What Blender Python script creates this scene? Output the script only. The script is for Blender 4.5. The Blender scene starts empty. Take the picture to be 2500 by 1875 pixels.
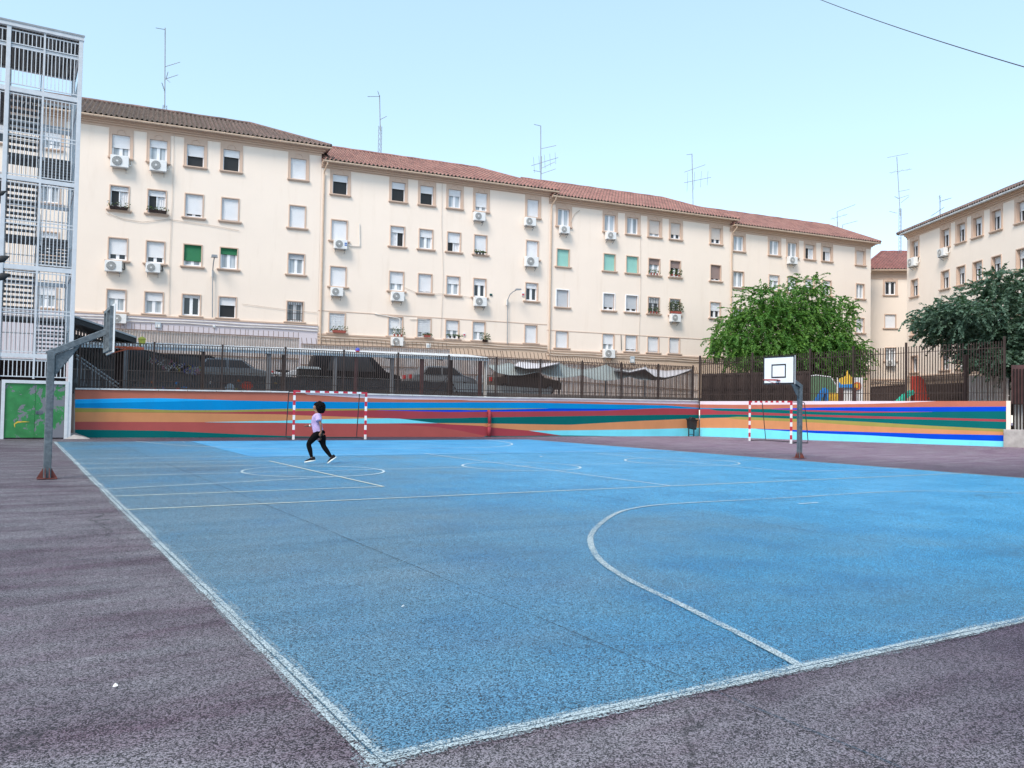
import bpy, math, random
import numpy as np
from mathutils import Vector, Matrix, Euler
R_ = math.radians
random.seed(7)
SC = bpy.context.scene
COL = SC.collection
# ------------------------------------------------------------------ camera, sky, sun, exposure
# world frame: origin = near left corner of the sports court, +X along its near line, +Y along its left line
CAM = Vector((-1.3695, -3.3301, 1.5))
F_, CX, CY = 2031.0, 1250.0, 937.5
_p, _a, _t = math.atan(59/2031.), math.atan(.0176), R_(31.0)
_rot = Matrix.Rotation(-_t, 3, 'Z')
_f = _rot @ Vector((0, math.cos(_p), math.sin(_p)))
_r0 = _rot @ Vector((1, 0, 0)); _u0 = _rot @ Vector((0, -math.sin(_p), math.cos(_p)))
_r = _r0*math.cos(_a) + _u0*math.sin(_a); _u = _u0*math.cos(_a) - _r0*math.sin(_a)
cd = bpy.data.cameras.new("camera"); cam = bpy.data.objects.new("camera", cd); COL.objects.link(cam)
cam.matrix_world = Matrix(((_r.x, _u.x, -_f.x, CAM.x), (_r.y, _u.y, -_f.y, CAM.y), (_r.z, _u.z, -_f.z, CAM.z), (0, 0, 0, 1)))
cd.sensor_width = 36; cd.lens = F_/2500*36; cd.clip_end = 2000; cd.clip_start = .05
SC.camera = cam

wd = bpy.data.worlds.new("World"); SC.world = wd; wd.use_nodes = True
nt = wd.node_tree; nt.nodes.clear()
SUN_EL, SUN_AZ = R_(48), R_(240)          # azimuth clockwise from +Y: behind the camera, a little left
sky = nt.nodes.new('ShaderNodeTexSky'); sky.sky_type = 'NISHITA'; sky.sun_disc = False
sky.sun_elevation = SUN_EL; sky.sun_rotation = SUN_AZ
sky.air_density = 1.0; sky.dust_density = 0.6; sky.ozone_density = 2.0
tint = nt.nodes.new('ShaderNodeMix'); tint.data_type = 'RGBA'; tint.blend_type = 'MULTIPLY'; tint.inputs[0].default_value = 1
tint.inputs[7].default_value = (1.22, 1.04, 1.0, 1)
haze_mix = nt.nodes.new('ShaderNodeMix'); haze_mix.data_type = 'RGBA'; haze_mix.inputs[0].default_value = .5
haze_mix.inputs[7].default_value = (1.80, 2.82, 3.10, 1)          # thin bright veil over the whole sky
bg = nt.nodes.new('ShaderNodeBackground'); bg.inputs[1].default_value = .15
wo = nt.nodes.new('ShaderNodeOutputWorld')
nt.links.new(sky.outputs[0], tint.inputs[6]); nt.links.new(tint.outputs[2], haze_mix.inputs[6]); nt.links.new(haze_mix.outputs[2], bg.inputs[0]); nt.links.new(bg.outputs[0], wo.inputs[0])

sd = bpy.data.lights.new("sun", 'SUN'); sun = bpy.data.objects.new("sun", sd); COL.objects.link(sun)
sd.energy = 1.6; sd.angle = R_(20); sd.color = (1, .90, .80)
_sv = Vector((math.sin(SUN_AZ)*math.cos(SUN_EL), math.cos(SUN_AZ)*math.cos(SUN_EL), math.sin(SUN_EL)))
sun.rotation_euler = (-_sv).to_track_quat('-Z', 'Y').to_euler(); sun.location = (-20, -30, 40)
SC.view_settings.view_transform = 'Standard'; SC.view_settings.look = 'None'
SC.view_settings.gamma = 1; SC.view_settings.exposure = 1.17

# ------------------------------------------------------------------ survey helpers (photo pixel -> point on a known plane)
def ray(x, y): return _f + _r*((x-CX)/F_) - _u*((y-CY)/F_)
def G(x, y, z=0):
    d = ray(x, y); return CAM + d*((z-CAM.z)/d.z)
def PL(x, y, p, d):                        # vertical plane through p (xy) along d (xy): distance along d, height
    q = ray(x, y); n = Vector((-d[1], d[0]))
    t = (Vector((p[0]-CAM.x, p[1]-CAM.y)) @ n)/(Vector((q.x, q.y)) @ n); w = CAM + q*t
    return (Vector((w.x-p[0], w.y-p[1])) @ Vector(d)), w.z
def VV(x, y, v):                           # plane parallel to the mural wall at depth v -> world point
    q = ray(x, y); return CAM + q*((v-CAM.y)/q.y)
FA = Vector((3.242, 48.031)); FANG = R_(-7.4); FD = Vector((math.cos(FANG), math.sin(FANG))); FN = Vector((-FD.y, FD.x))
def FAC(x, y, w=0): return PL(x, y, FA+FN*w, FD)
def fworld(u, w, z): p = FA + FD*u + FN*w; return Vector((p.x, p.y, z))
r3 = lambda x, y: (180+x/2.7645, 200+y/2.7645)
r4 = lambda x, y: (750+x/2.7645, 300+y/2.7645)
r5 = lambda x, y: (1300+x/2.7645, 400+y/2.7645)
r6 = lambda x, y: (1880+x/2.7645, 400+y/2.7645)

# ------------------------------------------------------------------ materials
M = {}
def srgb(r, g, b):
    return tuple((c/255/12.92 if c/255 <= .04045 else ((c/255+.055)/1.055)**2.4) for c in (r, g, b))
class NT:
    def __init__(s, name):
        s.m = bpy.data.materials.new(name); s.m.use_nodes = True; s.t = s.m.node_tree
        s.b = s.t.nodes['Principled BSDF']; s.tc = s.n('ShaderNodeTexCoord').outputs['Object']
    def n(s, typ, **kw):
        k = s.t.nodes.new(typ)
        for a, v in kw.items(): setattr(k, a, v)
        return k
    def l(s, a, b): s.t.links.new(a, b)
    def noise(s, scale, detail=3, rough=.55, vec=None, dist=0):
        k = s.n('ShaderNodeTexNoise'); k.inputs['Scale'].default_value = scale; k.inputs['Detail'].default_value = detail
        k.inputs['Roughness'].default_value = rough; k.inputs['Distortion'].default_value = dist
        s.l(vec or s.tc, k.inputs['Vector']); return k.outputs['Fac']
    def map(s, sc=(1, 1, 1), vec=None, rot=(0, 0, 0), loc=(0, 0, 0)):
        k = s.n('ShaderNodeMapping'); k.inputs['Scale'].default_value = sc; k.inputs['Rotation'].default_value = rot
        k.inputs['Location'].default_value = loc; s.l(vec or s.tc, k.inputs['Vector']); return k.outputs[0]
    def ramp(s, fac, stops, interp='LINEAR'):
        k = s.n('ShaderNodeValToRGB'); k.color_ramp.interpolation = interp; e = k.color_ramp.elements
        while len(e) < len(stops): e.new(.5)
        for i, (p, c) in enumerate(stops):
            e[i].position = p; e[i].color = (*c, 1) if hasattr(c, '__len__') else (c, c, c, 1)
        s.l(fac, k.inputs[0]); return k.outputs[0]
    def mix(s, fac, a, b, mode='MIX'):
        k = s.n('ShaderNodeMix', data_type='RGBA', blend_type=mode)
        for ix, v in ((0, fac), (6, a), (7, b)):
            sock = k.inputs[ix]
            if hasattr(v, 'is_linked'): s.l(v, sock)
            elif ix == 0: sock.default_value = v
            else: sock.default_value = (*v, 1) if hasattr(v, '__len__') else (v, v, v, 1)
        return k.outputs[2]
    def math(s, op, a, b=0., clamp=False):
        k = s.n('ShaderNodeMath', operation=op, use_clamp=clamp)
        for i, v in enumerate((a, b)):
            if hasattr(v, 'is_linked'): s.l(v, k.inputs[i])
            else: k.inputs[i].default_value = v
        return k.outputs[0]
    def sep(s, vec=None):
        k = s.n('ShaderNodeSeparateXYZ'); s.l(vec or s.tc, k.inputs[0]); return k.outputs
    def bump(s, h, dist=.01, st=.5):
        k = s.n('ShaderNodeBump'); k.inputs['Distance'].default_value = dist; k.inputs['Strength'].default_value = st
        s.l(h, k.inputs['Height']); s.l(k.outputs[0], s.b.inputs['Normal'])
    def done(s, col, rough=.7, metal=0, spec=None):
        for sock, v in ((s.b.inputs['Base Color'], col), (s.b.inputs['Roughness'], rough)):
            if hasattr(v, 'is_linked'): s.l(v, sock)
            else: sock.default_value = (*v, 1) if hasattr(v, '__len__') else v
        s.b.inputs['Metallic'].default_value = metal
        if spec is not None: s.b.inputs['Specular IOR Level'].default_value = spec
        M[s.m.name] = s.m; return s.m
def plain(name, c, rough=.6, var=.12, scale=3, metal=0, bump=0, spec=None):
    s = NT(name)
    f = s.noise(scale, 4)
    g = s.noise(scale*9, 3)
    col = s.mix(s.ramp(f, [(.3, 0.), (.7, 1.)]), tuple(x*(1-var) for x in c), tuple(min(1, x*(1+var)) for x in c))
    col = s.mix(.5*var*2, col, s.mix(1, col, s.ramp(g, [(.3, .6), (.7, 1.2)]), 'MULTIPLY'))
    if bump: s.bump(g, .02, bump)
    return s.done(col, rough, metal, spec)

# --- painted coarse asphalt
def grain(s, scale=150):
    v = s.n('ShaderNodeTexVoronoi'); v.inputs['Scale'].default_value = scale; s.l(s.tc, v.inputs['Vector'])
    vc = s.sep(v.outputs['Color'])[0]
    n = s.noise(scale*1.3, 2, .6)
    h = s.math('ADD', s.math('MULTIPLY', vc, .55), s.math('MULTIPLY', n, .6))
    return h
def court_mat():
    s = NT('court_paint'); o = s.sep()
    h = grain(s)
    big = s.noise(.16, 4, .6); mid = s.noise(.9, 5, .6); streak = s.noise(1, 4, .6, s.map((.25, 2.2, 1)))
    blue = s.mix(s.ramp(mid, [(.35, 0.), (.65, 1.)]), (.004, .20, .42), (.018, .335, .62))
    far_sheen = s.ramp(s.math('ADD', s.math('MULTIPLY', s.math('ADD', o[0], s.math('MULTIPLY', o[1], .35)), .055), s.math('MULTIPLY', s.math('SUBTRACT', big, .5), .6)), [(.22, 0.), (.85, 1.)])
    blue = s.mix(far_sheen, blue, s.mix(s.ramp(mid, [(.35, 0.), (.65, 1.)]), (.03, .385, .72), (.09, .49, .84)))   # grazing sheen painted in as brighter blue towards the right and far end
    worn = s.mix(s.ramp(streak, [(.35, 0.), (.65, 1.)]), (.055, .150, .215), (.135, .245, .325))
    # feet wear the paint most along the left touchline and round the left basket
    gx = s.math('MULTIPLY', o[0], -.085); edge = s.math('ADD', gx, .93)
    w = s.math('ADD', edge, s.math('MULTIPLY', s.math('SUBTRACT', big, .5), 2.2))
    w = s.math('ADD', w, s.math('MULTIPLY', s.math('SUBTRACT', mid, .5), 1.0))
    w = s.ramp(w, [(.15, 0.), (.95, .85)])
    col = s.mix(w, blue, worn)
    pits = s.ramp(h, [(.40, .10), (.55, .66), (.72, 1.2)])
    col = s.mix(1, col, pits, 'MULTIPLY')
    fleck = s.ramp(h, [(.60, 0.), (.74, 1.)])
    col = s.mix(s.math('MULTIPLY', fleck, s.math('ADD', s.math('MULTIPLY', w, .30), .09)), col, (.27, .44, .54))
    s.bump(h, .012, .55)
    col = s.mix(s.math('MULTIPLY', s.ramp(s.noise(.55, 6, .7, s.map((1, 1.6, 1), loc=(7, 3, 0))), [(.56, 0.), (.70, 1.)]), .38), col, (.03, .075, .115))
    s.done(col, .42, 0, .38)
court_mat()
def asphalt_mat():
    s = NT('playground_asphalt'); o = s.sep()
    h = grain(s, 145)
    big = s.noise(.22, 4, .6); mid = s.noise(1.1, 5, .6); streak = s.noise(1, 5, .65, s.map((.5, 1.9, 1), rot=(0, 0, R_(20))))
    red = s.mix(s.ramp(mid, [(.35, 0.), (.65, 1.)]), (.08, .042, .062), (.155, .095, .128))
    gry = s.mix(s.ramp(mid, [(.3, 0.), (.7, 1.)]), (.185, .166, .186), (.285, .262, .28))
    w = s.ramp(s.math('ADD', s.math('MULTIPLY', streak, .75), s.math('MULTIPLY', big, .35)), [(.44, 0.), (.62, 1.)])
    col = s.mix(w, red, gry)
    far = s.math('MULTIPLY', s.ramp(s.math('MULTIPLY', s.math('SUBTRACT', o[0], 17), .12), [(0., 0.), (1., 1.)]), s.ramp(s.math('MULTIPLY', s.math('SUBTRACT', o[1], 6), .12), [(0., 0.), (1., 1.)]))
    vio = s.ramp(s.math('MULTIPLY', s.math('SUBTRACT', o[0], 1), .22), [(0., 0.), (1., .85)]); col = s.mix(vio, col, s.mix(s.ramp(mid, [(.35, 0.), (.65, 1.)]), (.050, .024, .056), (.088, .048, .088)))
    pink = s.mix(s.ramp(streak, [(.4, 0.), (.62, 1.)]), (.34, .20, .29), (.50, .40, .46))
    col = s.mix(far, col, pink)
    # hairline cracks
    ck = s.n('ShaderNodeTexVoronoi', feature='DISTANCE_TO_EDGE'); ck.inputs['Scale'].default_value = .28
    wv = s.n('ShaderNodeVectorMath', operation='ADD'); nz = s.n('ShaderNodeTexNoise'); nz.inputs['Scale'].default_value = 1.6; nz.inputs['Detail'].default_value = 5
    s.l(s.tc, nz.inputs['Vector']); s.l(s.tc, wv.inputs[0]); s.l(nz.outputs['Color'], wv.inputs[1]); s.l(wv.outputs[0], ck.inputs['Vector'])
    crack = s.math('MULTIPLY', s.ramp(ck.outputs['Distance'], [(.0, 1.), (.006, 0.)]), s.ramp(big, [(.45, 0.), (.55, .8)]))
    pits = s.ramp(h, [(.42, .10), (.57, .58), (.72, 1.15)])
    col = s.mix(1, col, pits, 'MULTIPLY')
    col = s.mix(s.math('MULTIPLY', s.ramp(h, [(.62, 0.), (.74, 1.)]), .24), col, (.36, .33, .38))
    col = s.mix(crack, col, (.02, .018, .02))
    s.bump(h, .012, .6)
    s.done(col, .6, 0, .25)
asphalt_mat()
def line_mat(name, wear, col=(.66, .74, .74)):
    s = NT(name); h = grain(s, 140); n = s.noise(1.3, 5, .65)
    f = s.ramp(s.math('ADD', s.math('MULTIPLY', h, .55), s.math('MULTIPLY', n, .6)), [(wear-.09, 0.), (wear+.09, 1.)])
    s.bump(h, .008, .4); s.done(s.mix(1, col, s.ramp(h, [(.4, .7), (.7, 1.05)]), 'MULTIPLY'), .7)
    tr = s.n('ShaderNodeBsdfTransparent'); mx = s.n('ShaderNodeMixShader'); out = s.t.nodes['Material Output']
    s.l(f, mx.inputs[0]); s.l(tr.outputs[0], mx.inputs[1]); s.l(s.b.outputs[0], mx.inputs[2]); s.l(mx.outputs[0], out.inputs[0])
line_mat('white_line', .57, (.42, .50, .52)); line_mat('thin_line', .43, (.55, .68, .74)); line_mat('yellow_line', .43, (.58, .62, .54)); line_mat('faint_line', .53); line_mat('overspray', .71, (.34, .42, .45))
def fresh_mat():
    s = NT('fresh_court_paint'); h = grain(s); mid = s.noise(.7, 5, .6); st = s.noise(1, 4, .6, s.map((.3, 2.2, 1)))
    col = s.mix(s.ramp(mid, [(.35, 0.), (.65, 1.)]), (.03, .265, .53), (.065, .36, .64))
    col = s.mix(s.math('MULTIPLY', s.ramp(st, [(.5, 0.), (.7, 1.)]), .35), col, (.25, .45, .6))
    col = s.mix(1, col, s.ramp(h, [(.38, .55), (.52, .95), (.72, 1.1)]), 'MULTIPLY')
    s.bump(h, .008, .4); s.done(col, .6)
fresh_mat()
line_mat('seam', .58, (.04, .07, .10))
plain('terrace_floor', (.16, .14, .13), .9, .2, .8)

# --- facade
def stucco(name, c, stain=.10, st_scale=1.0):
    s = NT(name); n1 = s.noise(.35, 4, .6); n2 = s.noise(1, 5, .65, s.map((1.6*st_scale, 1.6*st_scale, .22))); n3 = s.noise(45, 3)
    col = s.mix(s.ramp(n1, [(.35, 0.), (.65, 1.)]), tuple(x*.965 for x in c), c)
    col = s.mix(s.math('MULTIPLY', s.ramp(n2, [(.55, 0.), (.75, 1.)]), stain), col, (c[0]*.72, c[1]*.66, c[2]*.58))
    s.bump(n3, .004, .35); s.done(col, .85)
stucco('cream_render', (.87, .755, .645), .22); stucco('tan_trim', (.60, .445, .345), .25); stucco('lilac_plaster', (.60, .56, .60), .4)
stucco('tan_plinth', (.62, .475, .36), .35); stucco('annex_render', (.80, .695, .59), .16)
def tile(name, a, b, c, moss):
    s = NT(name); g = s.n('ShaderNodeNewGeometry'); n1 = s.noise(1.1, 4, .6); n2 = s.noise(9, 3)
    k = s.n('ShaderNodeTexWhiteNoise', noise_dimensions='2D'); fl = s.n('ShaderNodeVectorMath', operation='FLOOR')
    s.l(s.map((1/.26, 1/.45, 1)), fl.inputs[0]); s.l(fl.outputs[0], k.inputs['Vector'])
    col = s.mix(k.outputs['Value'], a, b); col = s.mix(s.ramp(n1, [(.4, 0.), (.7, .8)]), col, c)
    col = s.mix(s.math('MULTIPLY', s.ramp(n2, [(.5, 0.), (.75, 1.)]), moss), col, (.07, .065, .05))
    s.bump(n2, .01, .4); s.done(col, .85)
tile('terracotta_tile', (.33, .155, .13), (.20, .095, .085), (.39, .21, .175), .4)
tile('old_tile', (.14, .09, .082), (.27, .175, .15), (.10, .075, .07), .45)
tile('dark_red_tile', (.28, .105, .095), (.20, .08, .075), (.36, .16, .14), .3)
plain('tile_edge', (.17, .14, .115), .9, .35, 6)
plain('white_pvc', (.80, .82, .84), .35, .03)
def slat(name, c, per=.045, amp=.6, rough=.5):
    s = NT(name); z = s.sep()[2]
    w = s.math('FRACT', s.math('MULTIPLY', z, 1/per)); n = s.noise(2, 3)
    col = s.mix(1, c, s.ramp(w, [(.0, .62), (.12, 1.), (1., 1.)]), 'MULTIPLY')
    col = s.mix(s.ramp(n, [(.4, 0.), (.8, .25)]), col, tuple(x*.75 for x in c))
    s.bump(s.math('SINE', s.math('MULTIPLY', z, 2*math.pi/per)), .008, amp); s.done(col, rough)
slat('white_shutter', (.78, .80, .82)); slat('green_shutter', (.018, .19, .075)); slat('aqua_blind', (.30, .60, .53)); slat('brown_shutter', (.30, .22, .20))
slat('grey_shutter', (.52, .55, .58)); slat('cream_shutter', (.66, .60, .55))
def pane(name, c, r=.06):
    s = NT(name); n = s.noise(1.5, 3); st = s.noise(1, 2, .5, s.map((7, 7, .3)))
    s.done(s.mix(s.ramp(st, [(.35, 0.), (.65, 1.)]), c, tuple(x*.55 for x in c)), r, 0, .6)
pane('dark_glass', (.03, .037, .045)); pane('curtain_glass', (.52, .58, .62), .1); pane('black_void', (.006, .006, .007), .5); pane('half_curtain', (.22, .25, .27), .08)
plain('curtain_cloth', (.66, .68, .70), .8, .12, 9)
plain('ac_white', (.74, .75, .74), .45, .05); plain('ac_grey', (.20, .22, .23), .6, .15); plain('ac_blue', (.04, .14, .45), .5)
plain('pipe_white', (.72, .70, .66), .5, .1); plain('cable_dark', (.05, .045, .045), .7); plain('cable_cream', (.55, .47, .40), .7)
plain('gutter_tan', (.56, .42, .31), .5, .1); plain('gutter_grey', (.55, .57, .58), .45, .1)
# --- metals etc
plain('white_steel', (.57, .60, .63), .42, .08, 4); plain('grey_steel', (.27, .29, .31), .5, .15, 4); plain('stair_dark', (.15, .155, .165), .7, .2)
def galv():
    s = NT('galvanised_steel'); n = s.noise(5, 4, .65); v = s.n('ShaderNodeTexVoronoi'); v.inputs['Scale'].default_value = 26; s.l(s.tc, v.inputs['Vector'])
    c = s.mix(s.ramp(n, [(.3, 0.), (.7, 1.)]), (.085, .11, .13), (.17, .205, .23)); c = s.mix(.3, c, s.mix(1, c, s.sep(v.outputs['Color'])[0], 'MULTIPLY'))
    s.done(c, .5, .35)
galv()
plain('rust_red', (.13, .035, .028), .8, .3, 8); plain('brown_paint', (.05, .036, .032), .7, .2, 5, 0, 0, .25); plain('brown_panel', (.07, .05, .046), .75, .2, 2)
plain('dark_brown', (.026, .018, .017), .8, .2, 3, 0, 0, .2); plain('beige_panel', (.78, .70, .655), .75, .15, 2); plain('spike_brown', (.22, .15, .115), .7, .15)
plain('red_brown_post', (.085, .035, .035), .6, .25); plain('maroon_panel', (.06, .02, .02), .6, .2)
plain('concrete', (.36, .34, .32), .9, .25, 2.5, 0, .3); plain('coping_white', (.62, .62, .62), .8, .2, 1.5)
plain('goal_red', (.50, .022, .045), .45, .12, 9); plain('goal_white', (.78, .78, .78), .45, .06, 9); plain('black_tube', (.02, .02, .022), .45)
plain('board_white', (.76, .77, .77), .4, .03); plain('board_black', (.012, .012, .014), .5); plain('hoop_orange', (.55, .10, .03), .5, .1); plain('hoop_red', (.42, .05, .04), .5, .1)
plain('canopy_dark', (.03, .031, .034), .7); plain('canopy_edge', (.36, .38, .4), .6); plain('fascia_white', (.60, .62, .63), .7, .22, 2); plain('fascia_grey', (.42, .49, .54), .6, .15, 2)
plain('wall_grey', (.13, .13, .135), .9, .2, 1.5); plain('wall_pale', (.60, .61, .60), .85, .1, 1.5)
plain('sail_white', (.78, .76, .79), .8, .04); plain('sail_grey', (.36, .41, .40), .8, .06)
plain('black_plastic', (.012, .013, .014), .5); plain('car_black', (.006, .006, .007), .4, .1, 3, 0, 0, .2); plain('car_silver', (.20, .215, .23), .35, .05, 1, .3); plain('car_white', (.62, .63, .64), .35, .03)
plain('car_brown', (.09, .07, .06), .5); plain('tyre', (.015, .015, .016), .8); plain('lamp_red', (.5, .02, .02), .3); plain('mirror_white', (.75, .76, .77), .4)
for nm, c in dict(play_red=(.70, .09, .06), play_green=(.04, .60, .44), play_yellow=(.80, .50, .06), play_blue=(.03, .26, .65), play_white=(.74, .74, .75), play_dgreen=(.10, .19, .105), play_orange=(.65, .18, .05),
                  pot_red=(.30, .07, .05), leaf_pot=(.07, .12, .045), flower_w=(.7, .68, .7), ball_blue=(.05, .07, .4), ball_red=(.5, .06, .04), lime=(.42, .42, .06), ribbon_w=(.66, .7, .72), ribbon_y=(.6, .52, .08), ribbon_b=(.14, .16, .5), ribbon_p=(.55, .2, .32),
                  paper=(.75, .76, .74)).items(): plain(nm, c, .6, .1)
def peeled():
    s = NT('peeling_green_paint'); n = s.noise(1.9, 7, .68, dist=.4); o = s.sep()
    f = s.ramp(s.math('ADD', n, s.math('MULTIPLY', o[0], .07)), [(.535, 0.), (.55, 1.)])
    g = s.mix(s.ramp(s.noise(2.2, 4), [(.35, 0.), (.65, 1.)]), (.016, .155, .04), (.03, .23, .065))
    s.done(s.mix(f, g, (.155, .16, .185)), .55)
peeled(); plain('door_patch', (.55, .36, .03), .6, .3, 6)
MUR = dict(P=(242, 226, 236), T=(196, 118, 98), LB=(30, 180, 250), B=(0, 146, 214), O=(165, 156, 84), DB=(0, 76, 214), C=(172, 72, 82), OR=(216, 150, 104), G=(0, 108, 108), CY=(128, 236, 254), R=(182, 92, 88))
def mural_mat(k, c):
    s = NT('mural_'+k); c = tuple(x*.80 for x in srgb(*c)); n = s.noise(.8, 4, .6); n2 = s.noise(30, 2)
    s.bump(n2, .003, .3); s.done(s.mix(s.ramp(s.noise(2.2, 5, .65, s.map((1, 1, .35))), [(.5, 0.), (.8, .22)]), s.mix(s.ramp(n, [(.35, 0.), (.65, 1.)]), tuple(x*.93 for x in c), tuple(x*1.03 for x in c)), tuple(x*.62+.02 for x in c)), .85, 0, .12)
for k, c in MUR.items(): mural_mat(k, c)
# --- leaves / person
def leafmat(name, a, b, c):
    s = NT(name); g = s.n('ShaderNodeNewGeometry').outputs['Random Per Island']; n = s.noise(.9, 3)
    col = s.mix(g, a, b); col = s.mix(s.ramp(n, [(.45, 0.), (.62, 1.)]), col, c)
    s.done(col, .5, 0, .35); tr = s.n('ShaderNodeBsdfTranslucent'); s.l(s.mix(1, col, (1.2, 1.3, .6), 'MULTIPLY'), tr.inputs[0])
    mx = s.n('ShaderNodeMixShader'); mx.inputs[0].default_value = .3
    s.l(s.b.outputs[0], mx.inputs[1]); s.l(tr.outputs[0], mx.inputs[2]); s.l(mx.outputs[0], s.t.nodes['Material Output'].inputs[0])
leafmat('locust_leaf', (.035, .125, .022), (.17, .33, .055), (.075, .20, .036)); leafmat('dark_leaf', (.05, .10, .068), (.14, .23, .16), (.075, .14, .098))
leafmat('pot_leaf', (.05, .1, .03), (.12, .17, .06), (.08, .12, .04))
plain('bark', (.06, .045, .035), .9, .3, 6, 0, .5)
plain('skin', (.235, .115, .072), .55, .08, 6); plain('hair_black', (.007, .006, .0065), .8, .3, 30, 0, .8, .12); plain('lilac_shirt', (.44, .345, .585), .85, .12, 14, 0, .3); plain('black_leggings', (.005, .005, .006), .95, .1, 9, 0, 0, .08)
plain('shoe_black', (.008, .008, .01), .8, .1, 3, 0, 0, .2); plain('sole_white', (.70, .74, .70), .6); plain('eye_white', (.6, .6, .6), .3)

# ------------------------------------------------------------------ mesh helpers
class MB:
    def __init__(s): s.v, s.f, s.mi = [], [], []
    def add(s, vs, fs, m=0):
        o = len(s.v); s.v += [tuple(p) for p in vs]; s.f += [tuple(i+o for i in f) for f in fs]; s.mi += [m]*len(fs); return s
    def box(s, x0, x1, y0, y1, z0, z1, m=0):
        return s.add([(x0, y0, z0), (x1, y0, z0), (x1, y1, z0), (x0, y1, z0), (x0, y0, z1), (x1, y0, z1), (x1, y1, z1), (x0, y1, z1)],
                     [(0, 3, 2, 1), (4, 5, 6, 7), (0, 1, 5, 4), (1, 2, 6, 5), (2, 3, 7, 6), (3, 0, 4, 7)], m)
    def bar(s, a, b, w, d, m=0, up=(0, 0, 1)):          # square bar from a to b, width w (sideways) and d
        a, b = Vector(a), Vector(b); t = (b-a).normalized(); up = Vector(up)
        if abs(t @ up) > .98: up = Vector((0, 1, 0))
        x = t.cross(up).normalized()*w/2; y = x.cross(t).normalized()*d/2
        vs = [a-x-y, a+x-y, a+x+y, a-x+y, b-x-y, b+x-y, b+x+y, b-x+y]
        return s.add(vs, [(0, 3, 2, 1), (4, 5, 6, 7), (0, 1, 5, 4), (1, 2, 6, 5), (2, 3, 7, 6), (3, 0, 4, 7)], m)
    def tube(s, pts, r, n=8, m=0, cap=True):
        pts = [Vector(p) for p in pts]; rs = r if hasattr(r, '__len__') else [r]*len(pts); rings = []; x = None
        for i, p in enumerate(pts):
            t = (pts[min(i+1, len(pts)-1)]-pts[max(i-1, 0)]).normalized()
            if x is None: x = t.orthogonal().normalized()
            x = (x - t*(x @ t)); x = x.normalized() if x.length > 1e-6 else t.orthogonal().normalized(); y = t.cross(x)
            rings.append([p + (x*math.cos(2*math.pi*k/n)+y*math.sin(2*math.pi*k/n))*rs[i] for k in range(n)])
        vs = [v for rg in rings for v in rg]; fs = []
        for i in range(len(pts)-1):
            for k in range(n): fs.append((i*n+k, i*n+(k+1) % n, (i+1)*n+(k+1) % n, (i+1)*n+k))
        if cap: fs += [tuple(range(n-1, -1, -1)), tuple(range((len(pts)-1)*n, len(pts)*n))]
        return s.add(vs, fs, m)
    def disc(s, c, r, ax, th, n=16, m=0):
        c = Vector(c); ax = Vector(ax).normalized(); return s.tube([c-ax*th/2, c+ax*th/2], r, n, m)
    def prism(s, poly, y0, y1, m=0):                    # poly in x,z extruded along y
        n = len(poly); vs = [(x, y0, z) for x, z in poly]+[(x, y1, z) for x, z in poly]
        return s.add(vs, [tuple(range(n)), tuple(range(2*n-1, n-1, -1))]+[(i, i+n, (i+1) % n+n, (i+1) % n) for i in range(n)], m)
    def ball(s, c, r, m=0, nu=10, nv=6):
        r = r if hasattr(r, '__len__') else (r, r, r); vs = [(c[0], c[1], c[2]+r[2])]
        for j in range(1, nv):
            t = math.pi*j/nv
            for i in range(nu): p = 2*math.pi*i/nu; vs.append((c[0]+r[0]*math.sin(t)*math.cos(p), c[1]+r[1]*math.sin(t)*math.sin(p), c[2]+r[2]*math.cos(t)))
        vs.append((c[0], c[1], c[2]-r[2])); fs = [(0, 1+i, 1+(i+1) % nu) for i in range(nu)]
        for j in range(nv-2):
            for i in range(nu): a = 1+j*nu; fs.append((a+i, a+nu+i, a+nu+(i+1) % nu, a+(i+1) % nu))
        L = len(vs)-1; a = 1+(nv-2)*nu; fs += [(L, a+(i+1) % nu, a+i) for i in range(nu)]
        return s.add(vs, fs, m)
    def build(s, name, mats, parent=None, smooth=False, fix=True, bevel=0):
        me = bpy.data.meshes.new(name); me.from_pydata(s.v, [], s.f)
        for k in ([mats] if isinstance(mats, str) else mats): me.materials.append(M[k])
        if any(s.mi): me.polygons.foreach_set('material_index', s.mi)
        if smooth: me.polygons.foreach_set('use_smooth', [True]*len(s.f))
        o = bpy.data.objects.new(name, me); COL.objects.link(o)
        if parent: o.parent = parent
        if bevel:
            b = o.modifiers.new('bevel', 'BEVEL'); b.width = bevel; b.segments = 2; b.limit_method = 'ANGLE'
        return o
def tag(o, label=None, cat=None, group=None, kind=None):
    if label: o['label'] = label
    if cat: o['category'] = cat
    if group: o['group'] = group
    if kind: o['kind'] = kind
    return o
def thing(name, label, cat, loc=(0, 0, 0), rz=0, group=None):
    o = bpy.data.objects.new(name, None); COL.objects.link(o); o.location = loc; o.rotation_euler = (0, 0, rz); o.empty_display_size = .2
    return tag(o, label, cat, group)
def local(o):                                            # world -> local of a thing placed by loc + rz
    mat = (Matrix.Translation(o.location) @ Euler(o.rotation_euler).to_matrix().to_4x4()).inverted()
    return lambda p: mat @ Vector(p)

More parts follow.
